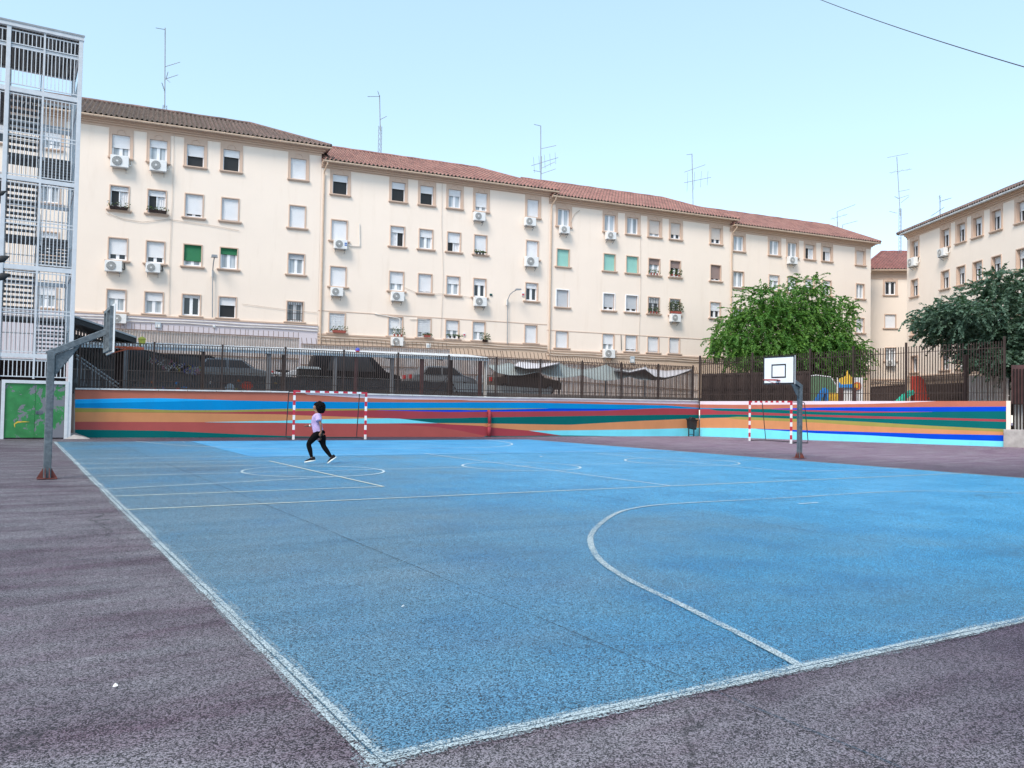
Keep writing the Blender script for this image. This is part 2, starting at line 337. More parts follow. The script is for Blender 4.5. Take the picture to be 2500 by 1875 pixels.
# ================================================================== SETTING: ground, court, painted lines
MB().add([(-160, -60, 0), (220, -60, 0), (220, 260, 0), (-160, 260, 0)], [(0, 1, 2, 3)]).build('ground', 'playground_asphalt')['kind'] = 'structure'
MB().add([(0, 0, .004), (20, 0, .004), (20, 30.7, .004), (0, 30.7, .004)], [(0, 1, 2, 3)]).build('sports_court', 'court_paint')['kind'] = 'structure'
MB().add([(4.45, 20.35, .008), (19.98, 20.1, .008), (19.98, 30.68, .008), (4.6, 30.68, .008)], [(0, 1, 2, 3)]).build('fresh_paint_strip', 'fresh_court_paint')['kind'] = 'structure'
def catmull(pts, k=6):
    P = [Vector((p[0], p[1], 0)) for p in pts]; out = []
    for i in range(len(P)-1):
        a, b, c, d = P[max(i-1, 0)], P[i], P[i+1], P[min(i+2, len(P)-1)]
        for j in range(k):
            t = j/k; out.append(.5*((2*b)+(c-a)*t+(2*a-5*b+4*c-d)*t*t+(3*b-a-3*c+d)*t**3))
    return [(p.x, p.y) for p in out+[P[-1]]]
def ribbon(mb, pts, w, z, wob=0.0):
    P = [Vector((p[0], p[1], 0)) for p in pts]; L = []
    for i, p in enumerate(P):
        t = (P[min(i+1, len(P)-1)]-P[max(i-1, 0)]).normalized(); n = Vector((-t.y, t.x, 0))
        p = p + n*random.uniform(-wob, wob); L += [p-n*w/2, p+n*w/2]
    mb.add([(q.x, q.y, z) for q in L], [(2*i, 2*i+2, 2*i+3, 2*i+1) for i in range(len(P)-1)])
def seg(a, b, n=12): return [(a[0]+(b[0]-a[0])*i/n, a[1]+(b[1]-a[1])*i/n) for i in range(n+1)]
def arc(c, r, a0, a1, n=36): return [(c[0]+r*math.cos(R_(a0+(a1-a0)*i/n)), c[1]+r*math.sin(R_(a0+(a1-a0)*i/n))) for i in range(n+1)]
mb = MB()
ribbon(mb, seg((0, -.1), (0, 30.7), 60), .16, .0105, .02); ribbon(mb, seg((-.1, 0), (20, 0), 50), .15, .0106, .02); ribbon(mb, seg((20, 0), (20, 30.7), 40), .16, .0105, .02)
mb.build('line_overspray', 'overspray')['kind'] = 'structure'
mb = MB()                                                  # the twin stripes of the boundary, a groove between them
for k in (-.024, .024):
    ribbon(mb, seg((k, -.05), (k, 30.7), 40), .04, .012, .006); ribbon(mb, seg((-.05, k), (20, k), 30), .04, .0125, .006)
ribbon(mb, seg((20, 0), (20, 30.7), 30), .07, .012, .004)
Dn = catmull([(2.66, 0), (2.85, .62), (3.1, 1.53), (3.35, 2.5), (3.75, 3.45), (4.41, 4.47), (5.15, 5.3), (6.07, 6.14), (6.7, 6.55), (7.4, 6.78), (8.4, 6.82), (10.5, 6.75), (12.6, 6.78), (13.6, 6.7), (14.4, 6.46), (15.1, 6.), (15.7, 5.45), (16.5, 4.4), (17.1, 3), (17.5, 1.5), (17.7, 0)])
ribbon(mb, Dn, .068, .0128, .002)
mb.build('boundary_lines', 'white_line')['kind'] = 'structure'
mb = MB()
ribbon(mb, seg((0, 9.25), (20, 9.25), 30), .055, .012, .006); ribbon(mb, seg((0, 11.1), (4.57, 11.1)), .05, .012, .003); ribbon(mb, seg((4.57, 11.08), (4.45, 18.6)), .06, .0125, .003)
mb.build('yellowish_lines', 'yellow_line')['kind'] = 'structure'
mb = MB()
ribbon(mb, [(u, 30.7-v) for u, v in Dn], .07, .012); ribbon(mb, seg((9.93, 9.25), (9.93, 20.8)), .06, .012, .003)
ribbon(mb, arc((9.94, 14.95), 1.52, 0, 360, 60), .06, .0125); ribbon(mb, arc((4.5, 15), 1.55, -95, 95), .06, .0128); ribbon(mb, arc((15.66, 15.2), 1.66, 85, 275), .06, .0128)
ribbon(mb, seg((15.65, 11.1), (15.7, 19.4)), .06, .012, .003); ribbon(mb, seg((15.65, 11.1), (20, 11.1)), .05, .0122); ribbon(mb, seg((15.7, 19.4), (20, 19.3)), .05, .0122)
ribbon(mb, seg((5, 20.7), (20, 20.85)), .05, .0124); ribbon(mb, seg((9.78, 6.0), (10.26, 6.0), 2), .05, .012); ribbon(mb, seg((6, 15.03), (8.4, 15)), .045, .012); ribbon(mb, seg((11.5, 15), (14, 15.1)), .045, .012)
ribbon(mb, seg((9.8, 14.95), (10.2, 14.95), 2), .07, .013); ribbon(mb, seg((4.2, 29.6), (4.2+.01, 29.9), 2), .05, .0125)
mb.build('thin_court_lines', 'thin_line')['kind'] = 'structure'
mb = MB()
ribbon(mb, seg((0, 15.04), (6, 15.03)), .05, .012); ribbon(mb, seg((0, 12.3), (4.4, 13.4)), .05, .012); ribbon(mb, arc((4.5, 15), 1.55, 95, 265), .05, .0126); ribbon(mb, seg((0, 18.7), (4.45, 18.6)), .05, .0121)
ribbon(mb, seg((14, 15.1), (20, 15.2)), .05, .012); ribbon(mb, arc((15.66, 15.2), 1.66, -85, 85), .05, .0126); ribbon(mb, seg((0, 20.5), (5, 20.7)), .05, .0122); ribbon(mb, seg((0, 17.2), (4.4, 17.1)), .04, .0121)
mb.build('faint_court_lines', 'faint_line')['kind'] = 'structure'
mb = MB()
for u, v1 in ((1.9, 30.7), (7.35, 30.7), (12.8, 21), (18.25, 21)): ribbon(mb, seg((u, -3 if u < 2 else -4), (u, v1), 50), .010, .0115, .008)
ribbon(mb, seg((-.02, 0), (20, 0), 40), .005, .0138, .006); ribbon(mb, seg((0, -.6), (0, 12), 30), .005, .0139, .006)
for v in (5.6, 13.6): ribbon(mb, seg((-9, v-.2), (20, v), 60), .009, .0115, .012)
mb.build('slab_joints', 'seam')['kind'] = 'structure'
# raised yard and street behind the painted wall
K = Vector((34.3, 34.25)); E_ = Vector((41.3, 19.6)); RD = (E_-K).normalized(); RN = Vector((-RD.y, RD.x))
RLEN = (E_-K).length
def RWP(x, y, off=0):
    s, z = PL(x, y, K+RN*off, RD); p = K+RN*off+RD*s; return Vector((p.x, p.y, z)), s
mb = MB()
q = E_+RN*.6; k2 = K+RN*.6; far = E_+RD*30
mb.add([(.9, 34.75, 1.8), (34.3, 34.75, 1.8), (k2.x, k2.y, 1.8), (q.x+RD.x*30, q.y+RD.y*30, 1.8), (150, 0, 1.8), (150, 110, 1.8), (-120, 110, 1.8), (-120, 41, 1.8), (.9, 41, 1.8)], [tuple(range(9))])
mb.add([(.9, 34.75, 0), (.9, 34.75, 1.8), (.9, 41, 1.8), (.9, 41, 0), (-120, 41, 1.8), (-120, 41, 0)], [(0, 1, 2, 3), (3, 2, 4, 5)])
mb.build('terrace_ground', 'terrace_floor')['kind'] = 'structure'
mb = MB(); a = [fworld(-60, -8.4, 2.35), fworld(70, -8.4, 2.35), fworld(70, 30, 2.35), fworld(-60, 30, 2.35)]
mb.add(a, [(0, 1, 2, 3)]); mb.add([fworld(-60, -8.4, 1.8), fworld(70, -8.4, 1.8), a[1], a[0]], [(0, 1, 2, 3)])
mb.build('street', 'terrace_floor')['kind'] = 'structure'

# ================================================================== painted walls
b7 = lambda x, y: (150+x/3.16, 760+y/3.16)
b8 = lambda x, y: (650+x/3.16, 800+y/3.16)
b9 = lambda x, y: (1150+x/3.16, 780+y/3.16)
br = lambda x, y: (1800+x/3.16, 780+y/3.16)
def interp(x, L): return float(np.interp(x, [p[0] for p in L], [p[1] for p in L]))
def mural(name, label, top, bot, stripes, x0, x1, conv, thick, n=90):
    """stripes: ordered top->bottom, (colour, [(px, py of its lower edge)...]); outside its own span a stripe has no height"""
    keys = sorted(set(k for k, _ in stripes)); mi = {k: i for i, k in enumerate(keys)}
    xs = [x0+(x1-x0)*i/n for i in range(n+1)]; cols = []
    for x in xs:
        y = top(x); row = [y]
        for i, (k, L) in enumerate(stripes):
            if i == len(stripes)-1: yy = bot(x)
            elif L[0][0]-.01 <= x <= L[-1][0]+.01: yy = min(max(interp(x, L), y), bot(x))
            else: yy = y
            row.append(yy); y = yy
        cols.append(row)
    m = MB(); m.v = [tuple(conv(x, y)) for x, row in zip(xs, cols) for y in row]; W = len(stripes)+1
    # a stripe that is absent at one end still tapers from the other end
    for i in range(n):
        for j, (k, _) in enumerate(stripes):
            a, b, c, d = i*W+j, (i+1)*W+j, (i+1)*W+j+1, i*W+j+1
            if abs(cols[i][j]-cols[i][j+1]) < .02 and abs(cols[i+1][j]-cols[i+1][j+1]) < .02: continue
            m.f.append((d, c, b, a)); m.mi.append(mi[k])
    root = m.build(name, ['mural_'+k for k in keys]); tag(root, label, 'wall')
    return root, [m.v[i*W] for i in range(n+1)], [m.v[i*W+W-1] for i in range(n+1)]
def S(conv, *pts): return [conv(*p) for p in pts]
L8 = lambda *p: S(b8, *p); L9 = lambda *p: S(b9, *p); L7 = lambda *p: S(b7, *p); LR = lambda *p: S(br, *p)
left_stripes = [
 ('P', L8((320, 516), (700, 540), (1000, 552), (1500, 557))+L9((0, 625), (800, 632), (1100, 640), (1760, 655))),
 ('T', L7((90, 680), (500, 671), (780, 670), (1300, 686), (1750, 696))+L8((250, 569), (700, 574), (1400, 577))+L9((0, 638), (500, 641), (1100, 655), (1500, 662), (1760, 682))),
 ('LB', L7((90, 712), (700, 699), (1300, 687))),
 ('B', L7((90, 745), (500, 750), (860, 762), (1300, 762), (1700, 752))+L8((250, 624), (600, 625), (1400, 619))+L9((0, 684), (600, 686), (1300, 690), (1500, 684), (1760, 690))),
 ('O', L7((90, 778), (400, 778), (800, 782), (1200, 780), (1700, 772))+L8((250, 643), (500, 640), (850, 636), (1500, 633))+L9((0, 700), (600, 687))),
 ('DB', L8((850, 637), (1400, 650))+L9((0, 712), (600, 708), (1000, 704), (1310, 691))),
 ('C', L7((400, 779), (1200, 788), (1700, 795))+L8((250, 676), (400, 680), (760, 692), (1050, 703), (1500, 697))+L9((0, 757), (600, 748), (1000, 742), (1500, 735), (1760, 735))),
 ('OR', L7((90, 852), (1110, 855), (1700, 845))+L8((250, 713), (400, 708), (760, 701), (900, 700))),
 ('G', L8((1050, 704), (1310, 736), (1700, 738))+L9((0, 800), (600, 810), (760, 812), (1300, 783), (1760, 762))),
 ('CY', L7((1110, 856), (1700, 860))+L8((250, 737), (700, 740), (1000, 738), (1320, 737))),
 ('OR', L8((1325, 738), (1400, 745), (1700, 760))+L9((0, 818), (450, 858), (750, 855), (1300, 848), (1760, 836))),
 ('CY', L9((450, 858), (690, 894), (760, 894.5), (1760, 912))),
 ('C', L8((960, 742), (1300, 765), (1500, 795), (1680, 833), (1900, 836))+L9((500, 896), (690, 896))),
 ('R', L7((90, 912), (800, 922), (1300, 945), (1740, 962), (1990, 968))+L8((900, 842), (1690, 842))),
 ('G', [])]
wl_top = lambda x: interp(x, [(183, 951), (700, 958.5), (1200, 972), (1708, 980)])
wl_bot = lambda x: interp(x, [(183, 1068.5), (960, 1067.5), (1708, 1064.8)])
root, tp, bt = mural('painted_wall', 'long wall painted with wavy coloured stripes, running behind the red and white goal beside the runner', wl_top, wl_bot, left_stripes, 183, 1706.5, lambda x, y: VV(x, y, 34.3), .3, 150)
m = MB()                                                   # body of the wall and its pale coping
x0, x1 = tp[0][0], tp[-1][0]
for a, b in ((0, 1),):
    m.add([(x0, 34.305, -.05), (x1, 34.305, -.05), (x1, 34.6, -.05), (x0, 34.6, -.05), (x0, 34.305, tp[0][2]), (x1, 34.305, tp[-1][2]), (x1, 34.6, tp[-1][2]), (x0, 34.6, tp[0][2])], [(0, 1, 5, 4), (1, 2, 6, 5), (2, 3, 7, 6), (3, 0, 4, 7), (4, 5, 6, 7)])
m.build('wall_body', 'concrete', root)
m = MB(); nC = 22
for i in range(nC):
    a, b = tp[i*150//nC], tp[(i+1)*150//nC]; g = .012
    m.bar((a[0]+g, 34.44, a[2]+.035), (b[0]-g, 34.44, b[2]+.035), .40, .06)
m.build('coping', 'coping_white', root)
right_stripes = [
 ('P', L9((1765, 655))+LR((0, 658), (700, 655), (1000, 651), (1250, 644), (1530, 630))),
 ('T', L9((1765, 682), (2150, 690))+LR((250, 690), (480, 683), (700, 678), (1300, 676), (2090, 672))),
 ('B', L9((1765, 690), (2050, 691), (2150, 691))),
 ('DB', LR((250, 691), (600, 700), (1000, 709), (1450, 712), (2090, 708))),
 ('C', LR((250, 692), (600, 712), (900, 720), (1200, 718), (1500, 713))),
 ('G', L9((1840, 692), (1900, 705), (2100, 711))+LR((150, 716), (600, 735), (1000, 745), (1500, 757), (2090, 772))),
 ('C', L9((1765, 735), (2000, 732))+LR((0, 733), (600, 748), (1000, 763), (1500, 772), (2090, 790))),
 ('G', L9((1765, 762), (1960, 757))+LR((0, 750), (600, 772), (1000, 790), (1500, 820), (2090, 848))),
 ('O', L9((1960, 757))+LR((0, 770), (600, 795), (1000, 822), (1500, 845), (2090, 868))),
 ('OR', L9((1765, 836))+LR((0, 838), (600, 857), (1000, 868), (1500, 882), (2090, 893))),
 ('DB', LR((150, 845), (600, 877), (1000, 893), (1500, 922), (2090, 940))),
 ('CY', [])]
wr_top = lambda x: interp(x, [(1708, 979.5), (2460, 979)])
wr_bot = lambda x: interp(x, [(1708, 1065), (1842, 1074), (2000, 1084), (2100, 1089), (2460, 1091.3)])
root2, tp2, bt2 = mural('painted_wall', 'shorter wall painted with wavy coloured stripes behind the goal at the right, ending at the concrete plinth', wr_top, wr_bot, right_stripes, 1709, 2456, lambda x, y: RWP(x, y)[0], .3, 110)
m = MB(); a, b = Vector(tp2[0]), Vector(tp2[-1]); nn = Vector((RN.x, RN.y, 0)); c = nn*.3; e = nn*.004
m.add([Vector((a.x, a.y, -.1))+e, Vector((b.x, b.y, -.1))+e, Vector((b.x, b.y, -.1))+c, Vector((a.x, a.y, -.1))+c, a+e, b+e, b+c, a+c], [(0, 1, 5, 4), (1, 2, 6, 5), (2, 3, 7, 6), (3, 0, 4, 7), (4, 5, 6, 7)])
m.build('wall_body', 'concrete', root2)
m = MB(); ed = Vector((RD.x, RD.y, 0)); b0 = Vector((b.x, b.y, 0)); m.add([b0+ed*.01, b0+ed*.20, b0+ed*.20+c, b0+ed*.01+c]+[p+Vector((0, 0, b.z+.01)) for p in (b0+ed*.01, b0+ed*.20, b0+ed*.20+c, b0+ed*.01+c)], [(0, 1, 5, 4), (1, 2, 6, 5), (2, 3, 7, 6), (3, 0, 4, 7), (4, 5, 6, 7)])
m.build('end_pier', 'annex_render', root2)

# ================================================================== fences
fz = lambda u: interp(u, [(0, 3.9), (9.3, 4.04), (18, 4.08), (34.4, 4.24)])
wz = lambda u: interp(u, [(x, z) for x, _, z in tp[::10]])
fen = thing('steel_fence', 'long brown steel bar fence standing on top of the striped wall behind the runner', 'fence', (17.5, 34.45, 2.0))
lc = local(fen); NP = 12; us = [.95+(34.2-.95)*i/NP for i in range(NP+1)]
for i, u in enumerate(us):
    m = MB(); m.bar(lc((u, 34.45, wz(u)+.05)), lc((u, 34.45, fz(u)+.07)), .075, .075); m.build('post', 'brown_paint', fen)
for i in range(NP):
    a, b = us[i], us[i+1]; n = 26; m = MB()
    for j in range(1, n):
        u = a+(b-a)*j/n; m.bar(lc((u, 34.45, wz(u)+.10)), lc((u, 34.45, fz(u)-.005)), .032, .03)
    for zf in (lambda u: wz(u)+.13, lambda u: wz(u)+.40, lambda u: fz(u)-.02): m.bar(lc((a, 34.45, zf(a))), lc((b, 34.45, zf(b))), .045, .03)
    m.build('bar_panel', 'brown_paint', fen)
m = MB()                                                   # raking braces behind one post
for dx in (-.75, .75): m.bar(lc((us[6]+dx, 34.75, 2.1)), lc((us[6]+.02, 34.5, 3.1)), .03, .03)
m.build('brace', 'brown_paint', fen)
# tall fence on the right wall
pt, s_a = RWP(1722, 876); zt0 = pt.z; pt, s_b = RWP(2440, 832); zt1 = pt.z
rz = lambda s: zt0+(zt1-zt0)*(s-s_a)/(s_b-s_a)
wz2 = lambda s: interp(s, [((Vector((x, y))-K) @ RD, z) for x, y, z in tp2[::6]])
rf = thing('steel_fence', 'tall open brown bar fence on the right wall in front of the playground', 'fence', (*(K+RD*8), 2.1))
lr = local(rf)
def rp(s, z, off=.15): p = K+RD*s+RN*off; return lr((p.x, p.y, z))
posts = [.15]+[(RWP(px, 900)[1]) for px in (1835, 1976, 2082, 2211, 2357)]+[RLEN-.1]
for i, s in enumerate(posts):
    m = MB(); big = i == 5; m.bar(rp(s, wz2(s)+.0), rp(s, rz(s)+(.22 if not big else -.6)), .22 if big else .09, .09); m.build('post', 'dark_brown' if big else 'brown_paint', rf)
for i in range(len(posts)-1):
    a, b = posts[i], posts[i+1]; n = max(4, round((b-a)/.125)); m = MB()
    for j in range(1, n):
        s = a+(b-a)*j/n; m.bar(rp(s, wz2(s)+.02), rp(s, rz(s)+random.uniform(-.01, .01)), .045, .03)
    for dz in (.42,): m.bar(rp(a, wz2(a)+dz), rp(b, wz2(b)+dz), .035, .03)
    m.bar(rp(a, rz(a)-.33), rp(b, rz(b)-.33), .035, .03); m.build('bar_panel', 'brown_paint', rf)
# plinth and railing at the right edge
pz = thing('railing', 'brown bar railing with dark red sheet on a concrete plinth at the right edge', 'fence', (*(E_+RD*1.5), 0))
lp = local(pz)
def ep(s, z, off=0): p = E_+RD*s+RN*off; return lp((p.x, p.y, z))
def ebox(s0, s1, o0, o1, z0, z1, m): 
    vs = [ep(s0, z0, o0), ep(s1, z0, o0), ep(s1, z0, o1), ep(s0, z0, o1), ep(s0, z1, o0), ep(s1, z1, o0), ep(s1, z1, o1), ep(s0, z1, o1)]
    m.add(vs, [(0, 3, 2, 1), (4, 5, 6, 7), (0, 1, 5, 4), (1, 2, 6, 5), (2, 3, 7, 6), (3, 0, 4, 7)])
m = MB(); ebox(-.12, 9, -.30, .45, -.1, .88, m); m.build('plinth', 'concrete', pz, bevel=.02)
m = MB(); n = 60
for j in range(n):
    s = .30+8.5*j/n; m.bar(ep(s, .88, .05), ep(s, 3.9, .05), .06, .05)
m.build('bar_panel', 'dark_brown', pz)
m = MB(); ebox(.2, 9, .12, .16, 2.15, 4.1, m); m.build('upper_sheet', 'maroon_panel', pz)
m = MB(); ebox(.3, 9, .6, .66, .6, 2.13, m); m.build('lower_sheet', 'wall_pale', pz)

# ================================================================== goals
def goal(label, pl, pr, back):
    pl, pr = Vector(pl), Vector(pr); L = (pr-pl).length; ang = math.atan2(pr.y-pl.y, pr.x-pl.x)
    g = thing('handball_goal', label, 'goal', (*((pl+pr)/2), .012), ang, 'red and white banded goals')
    h = L/2
    def banded(fn, n, name, first=0):
        m = MB()
        for i in range(n): m.add(*fn(i/n, (i+1)/n), (i+first) % 2)
        return m.build(name, ['goal_red', 'goal_white'], g)
    def bx(x0, x1, z0, z1): return [(x0, -.04, z0), (x1, -.04, z0), (x1, .04, z0), (x0, .04, z0), (x0, -.04, z1), (x1, -.04, z1), (x1, .04, z1), (x0, .04, z1)], [(0, 3, 2, 1), (4, 5, 6, 7), (0, 1, 5, 4), (1, 2, 6, 5), (2, 3, 7, 6), (3, 0, 4, 7)]
    for sx in (-1, 1):
        x0, x1 = (-h-.08, -h) if sx < 0 else (h, h+.08)
        banded(lambda a, b: bx(x0, x1, 2.08*(1-b), 2.08*(1-a)), 10, 'goalpost')
    banded(lambda a, b: bx(-h+2*h*a, -h+2*h*b, 2.0, 2.08), 15, 'crossbar')
    for sx in (-1, 1):
        m = MB(); x = sx*(h+.04)
        m.tube([(x, .02, 2.03), (x, back*.72, 2.03), (x, back*.78, 1.97), (x, back, .16), (x, back*.97, .05), (x, .04, .03)], .02, 8); m.build('side_frame', 'black_tube', g)
    m = MB(); m.tube([(-h-.04, back*.97, .04), (h+.04, back*.97, .04)], .02, 8); m.build('ground_bar', 'black_tube', g)
    return g
goal('red and white goal standing in front of the long striped wall, behind the running girl', (8.88, 31.45), (12.05, 31.6), .95)
goal('red and white goal in front of the right-hand striped wall, behind the far basketball pole', (31.8, 27.6), (31.15, 24.4), 1.0)

# ================================================================== basketball hoops
def hoop(label, base, ang, lean, flip=1):
    t = thing('basketball_hoop', label, 'basketball hoop', (*base, .012), ang, 'basketball hoops')
    m = MB(); m.bar((0, 0, 0), (0, 0, 2.42), .135, .135, up=(0, 1, 0)); m.build('pole', 'galvanised_steel', t, bevel=.015)
    bx = 1.03
    m = MB(); m.bar((-.07, 0, 2.36), (bx-.08, 0, 2.86), .12, .13, up=(0, 1, 0)); m.prism([(.07, 2.36), (.5, 2.56), (.07, 1.94)], -.012, .012); m.build('arm', 'galvanised_steel', t, bevel=.012)
    m = MB(); m.box(-.17, .17, -.17, .17, 0, .012)
    for a in range(4):
        c, s = math.cos(a*math.pi/2), math.sin(a*math.pi/2)
        for o in (-.035, .035):
            p = [(.055, .013), (.17, .013), (.055, .22)]
            vs = [(c*x-s*(o+e), s*x+c*(o+e), z) for e in (-.006, .006) for x, z in p]
            m.add(vs, [(0, 1, 2), (5, 4, 3), (0, 3, 4, 1), (1, 4, 5, 2), (2, 5, 3, 0)])
    m.build('base_gusset', 'rust_red', t)
    ZB, ZT, HW = 2.42, 3.35, .65
    m = MB(); m.box(bx-.03, bx, -HW, HW, ZB, ZT); bb = m.build('backboard', 'board_white', t)
    m = MB(); x0, x1 = bx+.001, bx+.005
    for (ya, yb, za, zb) in ((-HW, HW, ZT-.05, ZT), (-HW, HW, ZB, ZB+.05), (-HW, -HW+.05, ZB+.05, ZT-.05), (HW-.05, HW, ZB+.05, ZT-.05), (-.30, .30, 3.04, 3.085), (-.30, .30, 2.63, 2.675), (-.30, -.255, 2.675, 3.04), (.255, .30, 2.675, 3.04)): m.box(x0, x1, ya, yb, za, zb)
    m.build('black_markings', 'board_black', bb)
    m = MB()
    for z0 in (ZB+.04, ZT-.1): m.box(bx-.09, bx-.031, -HW+.03, HW-.03, z0, z0+.06)
    for y0 in (-HW+.03, HW-.09): m.box(bx-.09, bx-.031, y0, y0+.06, ZB+.1, ZT-.1)
    m.box(bx-.10, bx-.031, -.06, .06, ZB+.1, ZT-.1); m.build('back_frame', 'galvanised_steel', bb)
    m = MB(); n = 28; rr = .225; cx = bx+.15+rr; zr = 2.56; pts = [(cx+rr*math.cos(2*math.pi*i/n), rr*math.sin(2*math.pi*i/n), zr) for i in range(n+1)]
    m.tube(pts, .012, 6, cap=False); m.tube([(p[0], p[1], zr-.022) for p in pts], .007, 5, cap=False)
    m.bar((bx, 0, zr-.01), (cx-rr, 0, zr), .15, .03, up=(0, 0, 1))
    for s in (-1, 1): m.tube([(bx+.01, s*.07, zr-.13), (cx-.02, s*rr, zr-.01)], .009, 5); m.tube([(bx+.01, s*.05, zr), (cx, s*rr*.98, zr-.005)], .009, 5)
    m.build('rim', 'hoop_orange' if flip > 0 else 'hoop_red', t)
    return t
hoop('grey steel basketball hoop beside the green doors, its board seen edge-on with an orange rim', (-.75, 14.8), R_(0), 0)
hoop('grey steel basketball hoop on the right with a white board showing its black square', (21.15, 15.5), R_(180), 0, -1)

# ================================================================== litter bin, drainpipe, scrap of paper
p = VV(1695, 1064.5, 33.95)
t = thing('litter_bin', 'black tilted litter bin on two legs against the corner of the striped walls', 'litter bin', (33.55, 33.85, 0), R_(8))
m = MB()
for x in (-.24, .24): m.bar((x, 0, 0), (x, 0, .75), .05, .05)
m.bar((-.24, 0, .12), (.24, 0, .12), .03, .03); m.build('stand', 'black_plastic', t)
m = MB(); m.prism([(-.27, .48), (.25, .40), (.33, .95), (-.33, 1.02)], -.2, .12); m.build('bucket', 'black_plastic', t, bevel=.04)
m = MB(); m.prism([(-.37, 1.0), (.36, .93), (.36, 1.0), (-.35, 1.08)], -.23, .14); m.prism([(-.15, 1.07), (.3, 1.01), (.26, 1.12), (-.1, 1.16)], -.1, .1); m.build('rim', 'black_plastic', t, bevel=.02)
t = thing('drainpipe', 'short crimson painted drainpipe fixed to the long striped wall', 'drainpipe', (20.35, 34.2, 0)); lc2 = local(t)
pu = VV(1194, 1040, 34.2); pd = VV(1192, 1062, 34.2)
m = MB(); m.tube([(0, 0, .03), (0, 0, .62)], .10, 12); m.tube([(0, 0, .58), (0, 0, 1.22), (0, .03, 1.29), (0, .12, 1.32)], .085, 12); m.tube([(0, 0, .55), (0, 0, .66)], .115, 12); m.build('pipe', 'mural_C', t, smooth=True)
t.location = (pu.x, 34.17, 0)
m = MB(); m.tube([(0, 0, .55), (0, 0, .58)], .125, 12); m.tube([(0, 0, .64), (0, 0, .67)], .125, 12); m.build('collar', 'mural_OR', t)
for i, (px, py, w, d, lab) in enumerate([(281, 1684, .026, .016, 'small white paper scrap on the grey asphalt at lower left'), (1320, 1116, .25, .09, 'white paper scrap lying on the bright blue strip of the court'), (725, 1076, .22, .07, 'white paper scrap at the foot of the goal behind the runner'), (983, 1487, .035, .02, 'tiny white scrap in the middle of the blue court')]):
    q = G(px, py, 0); m = MB(); m.add([(-w/2, -d/2, .018), (w/2, -d/3, .02), (w/2.2, d/2, .026), (0, d/2.4, .034), (-w/2.3, d/2, .019)], [(0, 1, 2, 3, 4)])
    o = m.build('paper_scrap', 'paper'); o.location = (q.x, q.y, 0); o.rotation_euler.z = i*1.3; tag(o, lab, 'litter')

# ================================================================== steel stair tower at the left
T0 = Vector((-.65, 33.4, 0)); tw = thing('stair_tower', 'white steel stair tower with vertical bars and green doors at its foot, left edge', 'stair tower', T0)
XL, XM, XR = -1.22, -.03, 1.22; DV = 4.8                     # left column, middle post, right column (from T0.x); depth
LV = [(3.10, 3.26), (6.46, 6.64), (9.86, 10.02), (13.24, 13.42), (15.72, 15.90)]
for x in (XL, XR, XL-2.5):
    for y in (0, DV):
        m = MB(); m.box(x-.075, x+.075, y, y+.15, 0, 15.72); m.build('column', 'white_steel', tw, bevel=.008)
for z0, z1 in LV:
    m = MB(); xa, xb = XL-2.42, XR-.078
    if z0 > 15: xa, xb = XL-2.6, XR+.1
    m.box(xa, xb, .02 if z0 < 15 else -.03, .14, z0, z1); m.box(xa, xb, DV+.01, DV+.13, z0, z1)
    for x in (XL, XR): m.box(x-.05, x+.05, .152, DV-.002, z0+.01, z1-.02)
    m.build('floor_beam', 'white_steel', tw)
m = MB(); m.box(XL-2.6, XR+.1, .142, DV+.2, 15.80, 15.86); 
for i in range(46):
    x = XL-2.5+i*.108; m.box(x, x+.05, .15, DV+.1, 15.73, 15.798)
m.build('roof_deck', 'stair_dark', tw)
m = MB(); m.box(XL-2.62, XR+.12, -.05, -.032, 15.86, 15.93); m.build('roof_edge', 'grey_steel', tw)
def bars(m, x0, x1, z0, z1, y, step=.135, w=.03, rails=()):
    n = max(2, round((x1-x0)/step))
    for i in range(1, n): x = x0+(x1-x0)*i/n; m.box(x-w/2, x+w/2, y, y+w, z0, z1)
    for z in rails: m.box(x0, x1, y-.006, y+.03, z-.018, z+.018)
for i in range(4):                                            # the same bars close the back and the right side
    z0, z1 = LV[i][1], LV[i+1][0]; m = MB(); bars(m, XL+.08, XR-.08, z0+.05, z1-.05 if i < 3 else z0+1.1, DV+.05, .16, .026, (z0+.07, z0+1.1)); m.build('bar_panel', 'white_steel', tw)
    m = MB()
    for k in range(26): y = .3+k*(DV-.4)/26; m.box(XR-.012, XR+.012, y, y+.026, z0+.05, z1-.05 if i < 3 else z0+1.1)
    m.box(XR-.015, XR+.015, .2, DV, z0+1.08, z0+1.12); m.box(XR-.015, XR+.015, .2, DV, z0+.06, z0+.1); m.build('bar_panel', 'white_steel', tw)
for i in range(5):
    z0 = 2.30 if i == 0 else LV[i-1][1]; z1 = LV[i][0]
    for x0, x1 in ((XL-2.42, XL-.08), (XL+.08, XM), (XM, XR-.08)):
        m = MB()
        if i == 4:
            bars(m, x0, x1, z0+.1, z0+1.55, .05, rails=(z0+.12, z0+1.53)); bars(m, x0, x1, z0+1.66, z0+2.18, .05, rails=(z0+1.68, z0+2.16)); m.box(x0, x1, .09, .14, z0+1.56, z0+1.65)
        elif i == 0: bars(m, x0, x1, z0+.06, z1-.1, .05, rails=(z0+.08, z1-.1))
        else:
            zm = (z0+z1)/2; bars(m, x0, x1, z0+.05, zm, .05, rails=(z0+.07, zm-.05)); bars(m, x0, x1, zm, z1-.05, .05, rails=(zm+.09, z1-.08))
        m.build('bar_panel', 'white_steel', tw)
    m = MB(); m.box(XM-.035, XM+.035, .02, .09, z0, z1); m.build('middle_post', 'white_steel', tw)
